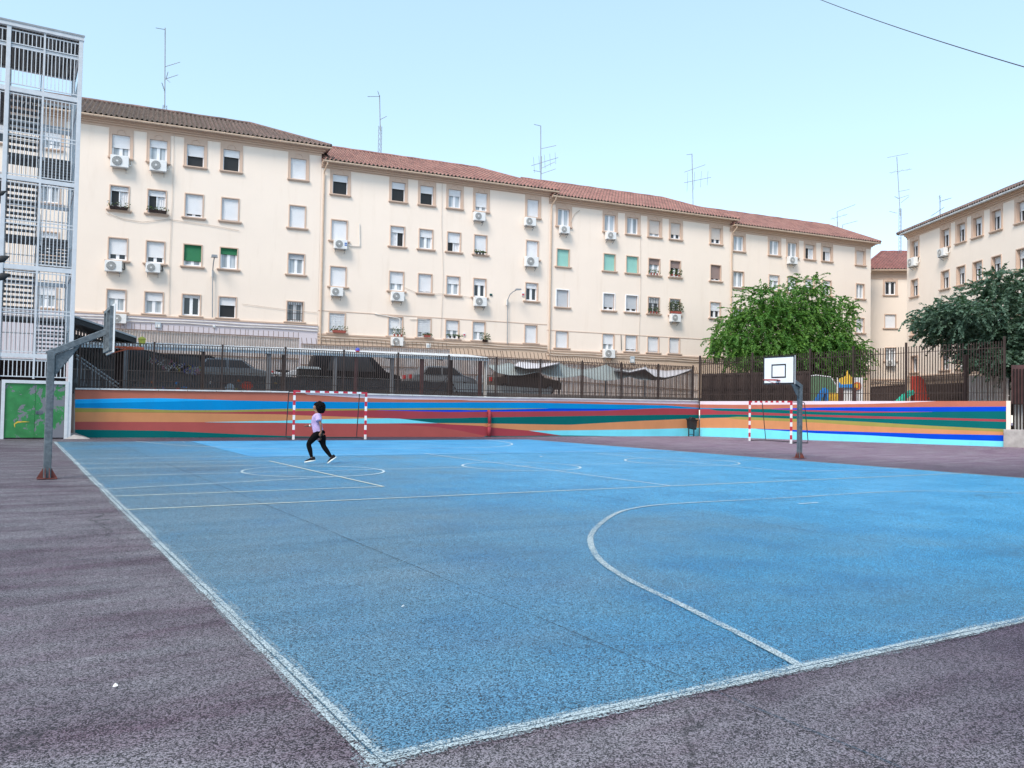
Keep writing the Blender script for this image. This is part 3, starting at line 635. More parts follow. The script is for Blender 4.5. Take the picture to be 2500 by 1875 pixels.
for i in range(4):                                            # dog-leg stair: right flight up to a back landing, left flight back to the front
    z0, z1 = LV[i][1]-.02, LV[i+1][1]-.02; zm = (z0+z1)/2; n = 9
    if i == 3: zm, z1 = None, None
    if zm is None: continue
    for k, (xa, xb, za, zb, ya, yb) in enumerate(((XM+.1, XR-.12, z0, zm, .8, 3.2), (XL+.1, XM-.06, zm, z1, 3.2, .8))):
        m = MB()
        for j in range(n):
            f = (j+1)/(n+.5); y = ya+(yb-ya)*f; z = za+(zb-za)*f; m.box(xa, xb, y-.16, y+.16, z-.06, z)
        m.build('stair_flight', 'stair_dark', tw)
        for x in (xa-.02, xb+.02): m = MB(); m.bar((x, ya, za-.06), (x, yb, zb-.1), .03, .2); m.build('stringer', 'grey_steel', tw)
        for x in (xa, xb): m = MB(); m.tube([(x, ya, za+.95), (x, yb, zb+.95)], .02, 6); m.build('handrail', 'white_steel', tw)
    m = MB(); m.box(XL+.08, XR-.08, 3.22, DV-.02, zm-.08, zm)
    for j in range(16): m.box(XL+.08, XR-.08, 3.25+j*.095, 3.29+j*.095, zm-.13, zm-.081)
    m.build('landing', 'stair_dark', tw)
    m = MB(); bars(m, XL+.08, XR-.08, zm+.05, zm+1.0, DV-.05, .16, .02, (zm+.06, zm+1.0)); m.build('landing_rail', 'white_steel', tw)
for i in range(4):
    z = LV[i][1]-.02; m = MB(); m.box(XL+.08, XR-.08, .15, .62, z-.05, z); m.box(XL-2.4, XL-.06, .15, DV, z-.05, z)
    for j in range(16): m.box(XL-2.4+j*.15, XL-2.34+j*.15, .16, DV, z-.1, z-.051)
    m.build('floor_deck', 'stair_dark', tw)
m = MB(); bars(m, XL+.08, XR-.08, 13.5, 14.45, DV-.02, .16, .02, (13.52, 14.45)); m.build('back_rail', 'white_steel', tw)
m = MB(); m.box(XL-2.4, XR-.1, 1.2, 1.26, 0, 3.05)
for j in range(14): m.box(XL-2.4, XR-.1, 1.17, 1.199, .1+j*.21, .22+j*.21)
m.build('brick_infill', 'dark_brown', tw)
fr = MB(); d0, d1 = -.94, 1.06
fr.box(d0-.12, d0, -.02, .1, 0, 2.24); fr.box(d1, d1+.12, -.02, .1, 0, 2.24); fr.box(d0, d1, -.02, .1, 2.12, 2.24); fo = fr.build('door_frame', 'white_steel', tw)
for a, b in ((d0+.01, .055), (.065, d1-.01)):
    m = MB(); m.box(a, b, .03, .07, .05, 2.11); dr = m.build('door', 'peeling_green_paint', tw)
    if a > 0:
        m = MB(); m.box(.08, .30, .012, .0285, .95, 1.09); m.box(.10, .13, -.01, .0115, 1.0, 1.06); m.build('lock_plate', 'galvanised_steel', dr)
    else:
        m = MB(); m.tube([(-.58, .022, .44), (-.60, .022, .56), (-.5, .022, .64), (-.3, .022, .655), (-.12, .022, .65)], [.006, .02, .03, .02, .006], 6); m.v = [(x, .0255+(y-.022)*.15, z) for x, y, z in m.v]; m.build('paint_mark', 'door_patch', dr)
m = MB(); bars(m, d1+.12, XR-.07, .15, 2.1, .05, .05, .02, (.17, 2.08)); m.build('side_bars', 'white_steel', tw)
m = MB(); m.box(XL-2.4, d0-.14, .03, .07, .05, 2.2); m.build('side_panel', 'stair_dark', tw)
m = MB(); m.add([(XR-.1, -.05, 0), (XR+.75, -.12, 0), (XR+.8, .85, 0), (XR-.1, .85, 0), (XR-.05, .1, .12), (XR+.2, .05, .16), (XR+.3, .85, .2), (XR-.05, .85, .2)], [(0, 1, 5, 4), (1, 2, 6, 5), (4, 5, 6, 7), (0, 4, 7, 3)]); tag(m.build('mortar_mound', 'concrete'), 'low grey mortar mound at the foot of the white steel column', 'mortar').location = T0
# dark pointed leaves poking into view at the left edge
for i, (px, py, s, lab) in enumerate([(4, 472, 1.0, 'small dark leaf tip at the left edge, highest of three'), (6, 632, 1.5, 'dark pointed leaf at the left edge pointing slightly upward, middle of three'), (7, 675, 1.6, 'dark pointed leaf at the left edge just below another, lowest of three')]):
    q = VV(px, py, 27); e = .075*s; m = MB(); m.tube([(-.5, 0, -.14*s), (-.12, 0, -.05), (0, 0, 0), (.06*s, 0, .05), (.13*s, 0, .1)], [.02, e*.8, e, e*.6, .004], 8)
    m.v = [(x, y*.35, z) for x, y, z in m.v]; o = m.build('leaf_tip', 'black_plastic', smooth=True); o.location = q; tag(o, lab, 'leaf', 'dark leaf tips at the left edge')

# ================================================================== apartment blocks
def cw(X, Y):                                     # camera-aligned plan coordinates -> world xy
    c, s = math.cos(_t), math.sin(_t); return Vector((CAM.x+X*c+Y*s, CAM.y-X*s+Y*c))
SHUT = dict(w='white_shutter', g='green_shutter', a='aqua_blind', b='brown_shutter', y='grey_shutter', m='cream_shutter')
class Block:
    def __init__(s, name, label, P, ang, U0, U1, zb, eave, group='cream apartment blocks', depth=10.):
        s.P, s.ang, s.U0, s.U1, s.zb, s.eave, s.depth = Vector(P), ang, U0, U1, zb, eave, depth
        s.d = Vector((math.cos(ang), math.sin(ang))); s.n = Vector((-s.d.y, s.d.x))
        s.off = ((U0+U1)/2, 0, zb); p = s.P+s.d*s.off[0]
        s.root = thing(name, label, 'apartment block', (p.x, p.y, zb), ang, group); s.holes = []; s.wins = []
    def px(s, x, y, w=0): return PL(x, y, s.P+s.n*w, s.d)
    def world(s, u, w, z): p = s.P+s.d*u+s.n*w; return Vector((p.x, p.y, z))
    def put(s, m, name, mats, parent=None, **k):
        m.v = [(x-s.off[0], y-s.off[1], z-s.off[2]) for x, y, z in m.v]; return m.build(name, mats, parent or s.root, **k)
    def window(s, u0, u1, z0, z1, spec, surround='tan_trim', top=False, rec=.17):
        s.holes.append((u0, u1, z0, z1)); col = spec[0]; white_s = spec.endswith('W'); spec = spec.rstrip('W')
        frac = float(''.join(ch for ch in spec[1:] if ch in '0123456789.') or 0); low = ''.join(ch for ch in spec[1:] if ch.isalpha())
        f = .055; y0, y1 = rec-.05, rec+.01; m = MB()
        m.box(u0, u1, y0, y1, z1-f, z1); m.box(u0, u1, y0, y1, z0, z0+f); m.box(u0, u0+f, y0, y1, z0+f, z1-f); m.box(u1-f, u1, y0, y1, z0+f, z1-f)
        um = (u0+u1)/2; zs = z1-f-(z1-z0-2*f)*frac
        if low in ('d', 'c', 'r', 'b', '') and frac < .99:
            m.box(um-.05, um+.05, y0+.004, y1, z0+f, zs)
            for a, b in ((u0+f, um-.05), (um+.05, u1-f)):
                m.box(a, b, y0+.006, y1, z0+f, z0+f+.045); m.box(a, a+.035, y0+.006, y1, z0+f+.045, zs); m.box(b-.035, b, y0+.006, y1, z0+f+.045, zs)
        w = s.put(m, 'window', 'white_pvc')
        m = MB(); yp = rec+.014
        m.add([(u0, yp, z0), (u1, yp, z0), (u1, yp, z1), (u0, yp, z1)], [(0, 1, 2, 3)])
        s.put(m, 'pane', {'d': 'dark_glass', 'c': 'curtain_glass', 'k': 'black_void', 'r': 'half_curtain', 'b': 'half_curtain', 'kr': 'black_void', 'kl': 'black_void'}.get(low, 'half_curtain'), w)
        if low in ('kr', 'kl'):
            a, b = (um, u1-f) if low == 'kr' else (u0+f, um-.03); m = MB(); n = 10
            vs = [(a+(b-a)*i/n, yp-.02+.015*math.sin(i*2.1), z) for i in range(n+1) for z in (z0+f, z1-f)]
            m.add(vs, [(2*i, 2*i+2, 2*i+3, 2*i+1) for i in range(n)]); s.put(m, 'curtain', 'curtain_cloth', w)
            m = MB(); m.box(um-.03, um+.03, y0, y1, z0+f, zs); s.put(m, 'sash_rail', 'white_pvc', w)
        if frac > .04 and col in SHUT:
            m = MB(); m.box(u0+.012, u1-.012, y0-.035, y0-.003, zs, z1-.10); m.box(u0+.006, u1-.006, y0-.05, y0-.004, z1-.10, z1-.004); m.box(u0+.012, u1-.012, y0-.042, y0-.002, zs-.03, zs-.002)
            s.put(m, 'shutter', SHUT[col], w)
        if low in ('r', 'b'):
            m = MB()
            if low == 'r':
                for i in range(7): x = u0+.04+(u1-u0-.08)*i/6; m.box(x-.012, x+.012, -.01, .012, z0+.02, z1-.04)
                for z in (z0+.1, z0+.5): m.box(u0+.01, u1-.01, .013, .03, z, z+.03)
                s.put(m, 'grille', 'cable_dark', w)
            else:
                for i in range(9): z = z0+.06+(z1-z0-.1)*i/8; m.box(u0+.01, u1-.01, .0, .02, z, z+.022)
                for i in range(4): x = u0+.03+(u1-u0-.06)*i/3; m.box(x-.012, x+.012, .021, .04, z0+.03, z1-.03)
                s.put(m, 'grille', 'white_pvc', w)
        m = MB(); m.box(u0-.20, u1+.20, -.13, rec-.06, z0-.07, z0-.003); m.box(u0-.16, u1+.16, -.085, .0, z0-.13, z0-.072); s.put(m, 'sill', 'tan_trim', w)
        if not top:
            sm = 'white_pvc' if white_s else surround; g = .06; m = MB()
            m.box(u0-g, u0-.002, -.035, .0, z0-.001, z1+g); m.box(u1+.002, u1+g, -.035, .0, z0-.001, z1+g); m.box(u0-.002, u1+.002, -.035, .0, z1+.002, z1+g); s.put(m, 'surround', sm, w)
        return w
    def shell(s, mat, panel=None, base=None, basemat='tan_plinth', thin=None, tops=(), hip=None, roofmat='terracotta_tile', gut='gutter_tan', rise=2.44, gable_right=None, run=5.5, lefthip=None):
        m = MB(); U0, U1, zb, ze = s.U0, s.U1, s.zb, s.eave; rec = .17
        us = sorted({U0, U1} | {h[0] for h in s.holes} | {h[1] for h in s.holes}); zs = sorted({zb, ze} | {h[2] for h in s.holes} | {h[3] for h in s.holes})
        idx = {}
        def vid(i, j):
            if (i, j) not in idx: idx[(i, j)] = len(m.v); m.v.append((us[i], 0, zs[j]))
            return idx[(i, j)]
        for i in range(len(us)-1):
            for j in range(len(zs)-1):
                cu, cz = (us[i]+us[i+1])/2, (zs[j]+zs[j+1])/2
                if any(h[0] < cu < h[1] and h[2] < cz < h[3] for h in s.holes): continue
                m.f.append((vid(i, j), vid(i+1, j), vid(i+1, j+1), vid(i, j+1))); m.mi.append(0)
        for a, b, c, d in s.holes:
            m.add([(a, 0, c), (b, 0, c), (b, 0, d), (a, 0, d), (a, rec+.03, c), (b, rec+.03, c), (b, rec+.03, d), (a, rec+.03, d)], [(0, 4, 5, 1), (1, 5, 6, 2), (2, 6, 7, 3), (3, 7, 4, 0)], 1)
        D = s.depth; m.add([(U1, 0, zb), (U1, D, zb), (U1, D, ze), (U1, 0, ze), (U0, D, zb), (U0, 0, zb), (U0, 0, ze), (U0, D, ze)], [(0, 1, 2, 3), (4, 5, 6, 7), (1, 4, 7, 2)])
        s.put(m, 'wall', [mat, 'tan_trim'])
        m = MB()                                              # frieze, bays round the top windows, little arches, cornice
        if panel:
            m.box(U0, U1, -.03, -.001, panel, ze-.30)
            for a, b, c, d in tops:
                m.box(a-.15, a-.002, -.0295, -.001, c, panel+.006); m.box(b+.002, b+.15, -.0295, -.001, c, panel+.006); m.box(a-.002, b+.002, -.029, -.001, d+.002, panel+.006)
                c0, r = (a+b)/2, .23; m.tube([(c0+r*math.cos(math.pi*i/10), -.035, d+.06+r*math.sin(math.pi*i/10)) for i in range(11)], .022, 5)
                for x in (a-.15, b+.15): m.box(x-.012, x+.012, -.045, -.0005, c, panel+.01)
        m.box(U0, U1+.10, -.12, -.001, ze-.30, ze-.20); m.box(U0, U1+.2, -.24, -.001, ze-.199, ze-.10); m.box(U0, U1+.35, -.40, .3, ze-.099, ze-.0)
        s.put(m, 'cornice', 'tan_trim')
        if base:
            m = MB(); m.box(U0, U1, -.05, -.002, zb, base-.09); s.put(m, 'plinth', basemat)
            m = MB(); m.box(U0, U1, -.09, -.001, base-.088, base); s.put(m, 'base_moulding', 'tan_trim')
            m = MB()
            for dz in (.22, .38): m.tube([(U0+(U1-U0)*i/14, -.1, base-dz+.03*math.sin(i*1.9+dz*9)) for i in range(15)], .028, 6)
            s.put(m, 'conduit', 'cable_cream' if basemat == 'tan_plinth' else 'pipe_white')
        if thin:
            m = MB(); m.box(U0, U1, -.022, -.001, thin-.02, thin+.02); s.put(m, 'string_course', 'tan_trim')
        m = MB(); pts = [(U0+(U1+.5-U0)*i/8, -.53, ze-.03) for i in range(9)]; m.tube(pts, .075, 8)
        for i in range(int((U1-U0)/1.6)): x = U0+.8+i*1.6; m.tube([(x-.03, -.53, ze-.03), (x+.03, -.53, ze-.03)], .087, 8)
        s.put(m, 'gutter', gut)
        # tiled roof: half-round pans and covers laid in courses
        hip = U1+.5 if hip is None else hip; per, sub, nc = .26, 6, 13; w0, z0 = -.60, ze+.06; w1, z1 = w0+run, z0+rise
        nx = int((U1+.5-U0)/per*sub); m = MB(); W = nx+1
        L0 = U0 if lefthip is None else U0-.5
        for c in range(nc):
            for e, lift in ((0, .045), (1, .0)):
                t = (c+e*1.08)/nc; wv, zv = w0+(w1-w0)*t, z0+(z1-z0)*t+lift; lim = (U1+.5)+(hip-(U1+.5))*min(t, 1); lo = L0 if lefthip is None else L0+(lefthip-L0)*min(t, 1)
                for k in range(nx+1):
                    u = L0+(U1+.5-L0)*k/nx; h = .072*math.cos(2*math.pi*u/per); h = h if h > 0 else h*.7
                    m.v.append((max(min(u, lim), lo), wv, zv+h+(random.uniform(-.006, .006) if e == 0 else 0)))
            b = len(m.v)-2*W; m.f += [(b+k, b+k+1, b+W+k+1, b+W+k) for k in range(nx)]; m.mi += [0]*nx
            o = len(m.v); m.v += [(x, y+.004, z-.05) for x, y, z in m.v[b:b+W]]     # the open lower lip of the course
            m.f += [(o+k, o+k+1, b+k+1, b+k) for k in range(nx)]; m.mi += [1]*nx
        L1 = L0 if lefthip is None else lefthip
        m.add([(L1, w1, z1), (hip, w1, z1), (U1+.5, 2*w1-w0, z0), (L0, 2*w1-w0, z0), (U1+.5, w0, z0-.02), (L0, w0, z0-.02)], [(0, 3, 2, 1), (1, 2, 4), (0, 5, 3)], 0)
        m.add([(L0, w0, z0-.04), (U1+.5, w0, z0-.04), (U1+.5, 2*w1-w0, z0-.04), (L0, 2*w1-w0, z0-.04)], [(0, 3, 2, 1)], 1)
        ridge = [(L1+(hip-L1)*i/20, w1, z1+.03+.012*math.sin(i*2.2)) for i in range(21)]; m.tube(ridge, .11, 8); m.tube([(hip, w1, z1+.03), (U1+.45, w0, z0+.05)], .10, 8)
        if lefthip is not None: m.tube([(lefthip, w1, z1+.03), (L0+.05, w0, z0+.05)], .10, 8)
        s.put(m, 'roof', [roofmat, 'tile_edge'])
    def pipe(s, u, z0, z1, mat='gutter_tan'):
        m = MB(); m.tube([(u+.12, -.53, z1), (u+.1, -.50, z1-.2), (u, -.16, z1-.55), (u, -.09, z1-.7), (u, -.09, z0)], .05, 8); s.put(m, 'downpipe', mat)
    def wire(s, pts, r=.012, mat='cable_cream'):
        m = MB(); m.tube([(u, -.05, z) for u, z in pts], r, 5); s.put(m, 'cable', mat)
def fill(B, cols, rows, specs, grow=0.):
    tops = []
    for r, ((z0, z1), row) in enumerate(zip(rows, specs)):
        for (a, b), sp in zip(cols, row):
            if sp: 
                B.window(a, b+grow, z0, z1, sp, top=(r == 0))
                if r == 0: tops.append((a, b+grow, z0, z1))
    return tops
zb = 2.35
B1 = Block('apartment_block', 'cream apartment block with the dark weathered tile roof, partly behind the stair tower', FA, FANG, -9.5, 11.45, zb, 17.30)
t1 = fill(B1, [(-6.3, -5.4), (-3.63, -2.72), (-.21, .71), (1.73, 2.65), (3.71, 4.65), (5.71, 6.64), (9.61, 10.54)], [(15.23, 16.5), (12.26, 13.59), (9.41, 10.64), (6.52, 7.73)],
  [["w.5d", "w.6c", "w.55c", "w.3c", "w.5k", "w.3k", "w1.n"], ["w.2k", "w.3c", "w.15kr", "w.2kr", "w.86d", "w.96d", "w1.n"], ["w.5d", "w.5d", "w.72d", "w.72d", "g.75c", "g.25c", "y.2c"], ["w.3d", "w.4c", "w.35c", "w.35c", "w.08d", "w.35k", "w.08r"]])
B1.shell('cream_render', 16.86, 6.42, 'lilac_plaster', None, t1, 7.7, 'old_tile'); 
B1.wire([(3.0, 17.2), (3.0, 13.2), (2.95, 10.0), (3.0, 6.4)], .012); B1.wire([(-.4, 12.0), (.5, 11.75), (1.5, 11.7), (2.8, 12.0), (4.9, 11.9), (6.7, 11.75)], .012); B1.wire([(7.0, 7.4), (9, 7.25), (11.4, 7.15)], .01)
B2 = Block('apartment_block', 'cream apartment block second from the left, under a red tile roof', FA, FANG, 11.46, 27.11, zb, 16.49)
c2 = [(12.17, 13.09), (15.93, 16.79), (17.84, 18.69), (19.77, 20.61), (21.66, 22.48), (25.46, 26.3)]
t2 = fill(B2, c2, [(14.61, 15.84), (11.72, 12.98), (8.86, 10.07), (5.97, 7.18)],
  [["w.3k", "w.3k", "w.35k", "w.3c", "w.75c", "w.95d"], ["w1.n", "w.25kl", "w.35c", "w.5kr", "w.82c", "w1.n"], ["w1.n", "w.6c", "w.92d", "w.35c", "w.3d", "w.25d"], ["w1.b", "w.6c", "w.7b", "w.5c", "w.5c", "w1.n"]], .03)
B2.shell('cream_render', 16.14, 5.9, 'tan_plinth', 7.3, t2, 23.6); B2.pipe(11.62, 2.4, 16.45)
B2.wire([(19.3, 16.3), (19.3, 13.5), (19.5, 10), (19.4, 6)], .011); B2.wire([(16.9, 9.1), (18, 8.75), (19.4, 8.9), (21.6, 8.8)], .012); B2.wire([(13.9, 12.9), (13.95, 11.5), (13.3, 11.45)], .03, 'pipe_white'); B2.wire([(15.0, 7.3), (16.6, 7.1), (16.7, 6.0)], .03, 'pipe_white'); B2.wire([(17.3, 7.1), (18.4, 7.15)], .02, 'pipe_white')
B3 = Block('apartment_block', 'cream apartment block third from the left, with aqua blinds on its third-storey windows', FA, FANG, 27.12, 42.55, zb, 16.17)
c3 = [(27.81, 28.63), (31.54, 32.34), (33.41, 34.26), (35.3, 36.13), (37.17, 37.95), (40.82, 41.63)]
t3 = fill(B3, c3, [(14.25, 15.46), (11.43, 12.62), (8.6, 9.78), (5.75, 6.9)],
  [["-0c", "-0c", "-0c", "m.8c", "m.7d", "m.7d"], ["a1.n", "a1.n", "a1.n", "b.3c", "b.4d", "b.86d"], ["y1.nW", "y.8dW", "y.8dW", "w.3r", "w.2r", "w.5d"], ["w1.n", "w.6c", "w.88d", "w.92d", "w.95d", "w.06k"]], .10)
B3.window(40.3, 41.8, 3.75, 4.75, "-0c")
B3.shell('cream_render', 15.71, 5.6, 'tan_plinth', 6.93, t3, 39.7); B3.pipe(27.28, 2.4, 16.13)
B3.wire([(34.5, 15.9), (34.6, 10), (34.5, 5.7)], .011); B3.wire([(33.0, 6.9), (33.05, 5.8)], .02, 'cable_dark'); B3.wire([(28.8, 14.6), (29.1, 15.2), (29.5, 15.5)], .02)
B4 = Block('apartment_block', 'cream apartment block behind the bright green tree, under a red tile roof', FA, FANG, 42.56, 57.12, zb, 15.79)
c4 = [(42.92, 43.78), (46.41, 47.26), (48.25, 49.06), (50.04, 50.84), (51.86, 52.64), (55.51, 56.25)]
t4 = fill(B4, c4, [(13.9, 15.07), (11.1, 12.3), (8.25, 9.45), (5.45, 6.6)],
  [["-0c", "-0c", "-0c", "m.2kr", "m.3kr", "m1.n"], ["-0c", "w.3c", "w.3c", "w.5d", "w.4d", "-0c"], ["w.6d", "w.5c", "w.6d", "w.3c", "w.5d", "w.5c"], ["w.6d", "w.5c", "w.6d", "w.3c", "w.5d", "w.5c"]], .12)
B4.shell('cream_render', 15.32, 5.35, 'tan_plinth', None, t4, 57.3); B4.pipe(42.72, 2.4, 15.75)
# low annex between them, set back
pA = cw(30.2, 72.6); dA = Vector((math.cos(R_(-37)), math.sin(R_(-37))))
AX = Block('apartment_block', 'low cream annex with a hipped dark red roof between the two taller buildings', pA, R_(-37), PL(2118, 700, pA, dA)[0]-.3, 9, zb, PL(2170, 661, pA, dA)[1], depth=12)
def rect(B, fn, xa, xb, yt, yb):
    a, z1 = B.px(*fn(xa, yt)); b, _ = B.px(*fn(xb, yt)); return a, b, B.px(*fn(xa, yb))[1], z1
tA = [rect(AX, r6, 776, 848, 795, 885)]; AX.window(*tA[0], "-0d", top=True); AX.window(*rect(AX, r6, 776, 848, 1018, 1108), "w1.n"); AX.window(*rect(AX, r6, 778, 848, 1242, 1330), "w.1c")
AX.shell('annex_render', AX.eave-.75, 4.6, 'tan_plinth', None, tA, None, 'dark_red_tile', lefthip=AX.U0+3.2, rise=2.6, run=6); AX.pipe(AX.U0+.35, 2.4, AX.eave)
# building at the right, seen obliquely
pR = cw(30., 62.); aR = R_(-118)
RB = Block('apartment_block', 'cream apartment block at the right edge, seen at a slant behind the dark tree', pR, aR, -1.1, 26, zb, 15.28)
tR = []
for xa, xb, y1, y2, yb1, yb2 in ((955, 1000, 530, 785, 637, 897), (1158, 1210, 448, 722, 572, 835), (1263, 1318, 402, 692, 527, 800), (1372, 1432, 360, 655, 482, 770), (1498, 1560, 312, 615, 440, 730)):
    a = RB.px(*r6(xa, y1))[0]; b = RB.px(*r6(xb, y1))[0]
    RB.window(a, b, 13.3, 14.58, "w.25d", rec=.3, top=True); tR.append((a, b, 13.3, 14.58)); RB.window(a, b, 10.4, 11.64, "w.3d", rec=.3); RB.window(a, b, 7.5, 8.74, "w.3c", rec=.3); RB.window(a, b, 4.7, 5.9, "w.1d", rec=.3)
base_u = tR[-1][0]
for k in range(5):
    a = base_u+2.4*(k+1)+(1.5 if k > 1 else 0)
    for z0 in (13.3, 10.4, 7.5): RB.window(a, a+.95, z0, z0+1.26, "w.4d", rec=.3, top=z0 > 13); 
    tR.append((a, a+.95, 13.3, 14.58))
RB.shell('cream_render', 14.86, 4.45, 'tan_plinth', None, tR, None, 'old_tile', 'gutter_grey', lefthip=2.6)

# ================================================================== air conditioners
def ac(label, B, fn, cx, cy, wpx, fan_l=True, pipe=None, blue=False, drop=0):
    u, z = B.px(*fn(cx, cy), w=-.3); u2, _ = B.px(*fn(cx+wpx/2, cy), w=-.3); u1, _ = B.px(*fn(cx-wpx/2, cy), w=-.3)
    W = min(max(u2-u1, .66), .98); H = W*.70; p = B.world(u, -.42, z)
    t = thing('air_conditioner', label, 'air conditioner', (p.x, p.y, z-H/2), B.ang, 'air conditioners on the facades')
    m = MB(); m.box(-W/2, W/2, 0, .32, 0, H); c = m.build('casing', 'ac_white', t, bevel=.02)
    cx_ = -W*.13 if fan_l else W*.13; r = H*.41
    m = MB(); m.disc((cx_, -.006, H/2), r, (0, 1, 0), .012, 24); g = m.build('fan_grille', 'ac_grey', t)
    m = MB()
    for k in range(4):
        rr = r*(.32+.22*k); m.tube([(cx_+rr*math.cos(2*math.pi*i/20), -.018, H/2+rr*math.sin(2*math.pi*i/20)) for i in range(21)], .006, 4, cap=False)
    for k in range(12):
        a = 2*math.pi*k/12; m.tube([(cx_, -.018, H/2), (cx_+r*math.cos(a), -.018, H/2+r*math.sin(a))], .004, 4)
    m.build('guard', 'pipe_white', g); m = MB(); m.disc((cx_, -.022, H/2), r*.2, (0, 1, 0), .02, 12); m.build('hub', 'ac_white', g)
    if blue:
        m = MB(); m.box(W*.28, W*.46, -.008, -.001, H*.36, H*.5); m.box(W*.28, W*.46, -.008, -.001, H*.56, H*.7); m.build('blue_stripe', 'ac_blue', t)
    for sx in (-1, 1):
        m = MB(); m.box(sx*W*.36-.02, sx*W*.36+.02, .02, .42, -.05, -.002); m.bar((sx*W*.36, .10, -.05), (sx*W*.36, .40, -.24), .025, .025); m.build('bracket', 'grey_steel', t)
    m = MB(); s = 1 if fan_l else -1; m.tube([(s*W/2, .16, H*.3), (s*(W/2+.10), .2, H*.25), (s*(W/2+.13), .36, H*.4), (s*(W/2+.1), .40, H*.9)], .028, 6); m.build('pipe', 'cable_dark' if pipe == 'd' else 'pipe_white', t)
    return t
for args in [
 ('white air conditioner under the top left window beside the stair tower', B1, r3, 310, 537, 125), ('white air conditioner below a top window, second from the stair tower', B1, r3, 570, 566, 116),
 ('white air conditioner under a closed shutter, third row, nearest the stair tower', B1, r3, 268, 1243, 118, True, 'd'), ('white air conditioner with a dark hose in the third row, left of the green shutter', B1, r3, 535, 1255, 100, True, 'd'),
 ('white air conditioner just behind the edge-on basketball board', B1, r3, 306, 1598, 100),
 ('white air conditioner with two blue stripes on its casing', B2, r4, 225, 820, 88, True, None, True), ('white air conditioner with a small box at its right, below the blue-striped one', B2, r4, 200, 1140, 82),
 ('white air conditioner under a third-row window with a sagging cable to its right', B2, r4, 610, 1172, 86), ('white air conditioner low over the spiked fence, under a window with a plant', B2, r4, 607, 1476, 80),
 ('white air conditioner under the fifth top window of the second block', B2, r4, 1162, 632, 76), ('white air conditioner under a third-row window near the wall lamp with curved arm', B2, r4, 1168, 1207, 82),
 ('white air conditioner under the last top window of the second block', B2, r4, 1505, 667, 72), ('larger white air conditioner in the second row beside the second downpipe', B2, r4, 1515, 937, 86),
 ('white air conditioner with black fan beneath the first top window of the third block', B3, r5, 217, 445, 62), ('white air conditioner with plain front beneath a railed top window of the third block', B3, r5, 530, 485, 62),
 ('white air conditioner under the window with the bushy plant', B3, r5, 965, 1040, 64), ('white air conditioner hanging low above the grey shade sail', B3, r5, 517, 1281, 72),
 ('white air conditioner high above the bright green tree', B4, r6, 152, 652, 55), ('white air conditioner on the low annex, seen through the tall fence', AX, r6, 812, 1345, 58),
 ('white air conditioner on the corner edge of the right-hand building', RB, r6, 958, 664, 44), ('white air conditioner with a curved white pipe, on the right-hand building above the dark tree', RB, r6, 1160, 598, 44)]: ac(*args)

# ================================================================== flower boxes and small plants on the sills
def planter(label, B, fn, xa, xb, y, h=.35, pot='pot_red', trough=True, flowers=False, n=70, spread=.1):
    ua, z = B.px(*fn(xa, y), w=-.1); ub, _ = B.px(*fn(xb, y), w=-.1); um = (ua+ub)/2; L = abs(ub-ua); p = B.world(um, -.17, z)
    t = thing('flower_box', label, 'window plant', (p.x, p.y, z), B.ang, 'plants on the window sills')
    m = MB()
    if trough: m.prism([(-L/2+.03, 0), (L/2-.03, 0), (L/2, .16), (-L/2, .16)], -.08, .08)
    else:
        for k in range(3): x = -L/2+L*(k+.5)/3; m.tube([(x, 0, 0), (x, 0, .14)], [.05, .075], 10)
    m.build('planter', pot, t); m = MB(); rnd = random.Random(label)
    for i in range(n):
        x, y_, zz = rnd.uniform(-L/2-spread, L/2+spread), rnd.uniform(-.12, .1), .14+h*rnd.random()**1.4; a = Vector((rnd.uniform(-1, 1), rnd.uniform(-1, .3), rnd.uniform(-.6, 1))).normalized()*.11; b = a.cross(Vector((rnd.random(), rnd.random(), 1))).normalized()*.035
        c = Vector((x, y_, zz)); m.add([c-a*.5, c+b, c+a*.5, c-b], [(0, 1, 2, 3)], 1 if flowers and rnd.random() < .25 else 0)
    m.build('leaves', ['pot_leaf', 'flower_w'], t)
planter('dark flower box with pale blooms at a second-row window beside the stair tower', B1, r3, 240, 368, 856, .3, 'dark_brown', True, True); planter('dark flower box with a red pot at the second-row window farther from the stair tower', B1, r3, 505, 628, 880, .22, 'dark_brown', True, True)
planter('red flower box behind white bars at the bottom window left of the second block', B2, r4, 168, 260, 1415, .3); planter('yellowish plant on the sill right above the low air conditioner', B2, r4, 575, 645, 1440, .45, 'pot_red', False)
planter('small red pot behind white bars, second bottom window from the yellowish plant', B2, r4, 785, 828, 1446, .1, 'pot_red'); planter('row of dark pots on a bottom sill beside a small red notice', B2, r4, 948, 1035, 1452, .12, 'black_plastic', False)
planter('brown dried bush poking out below a bottom window near the wall lamp', B2, r4, 1180, 1215, 1478, .45, 'dark_brown', False, False, 110, .15); planter('row of dark pots on the sill of the fifth second-row window', B2, r4, 1132, 1195, 886, .14, 'black_plastic', False)
planter('plants behind white bars under a brown shutter, second row of the third block', B3, r5, 788, 848, 748, .3, 'pot_red', False); planter('green plants spilling from a window with a brown shutter, second row of third block', B3, r5, 930, 995, 757, .4, 'pot_red', False, False, 140)
planter('terracotta pots on the sill of a third-row window, left of the bushy plant', B3, r5, 785, 845, 1008, .32, 'pot_red', False, False, 90); planter('bushy overflowing plant at a third-row window above an air conditioner', B3, r5, 930, 1000, 1008, .75, 'pot_red', True, False, 260, .18)

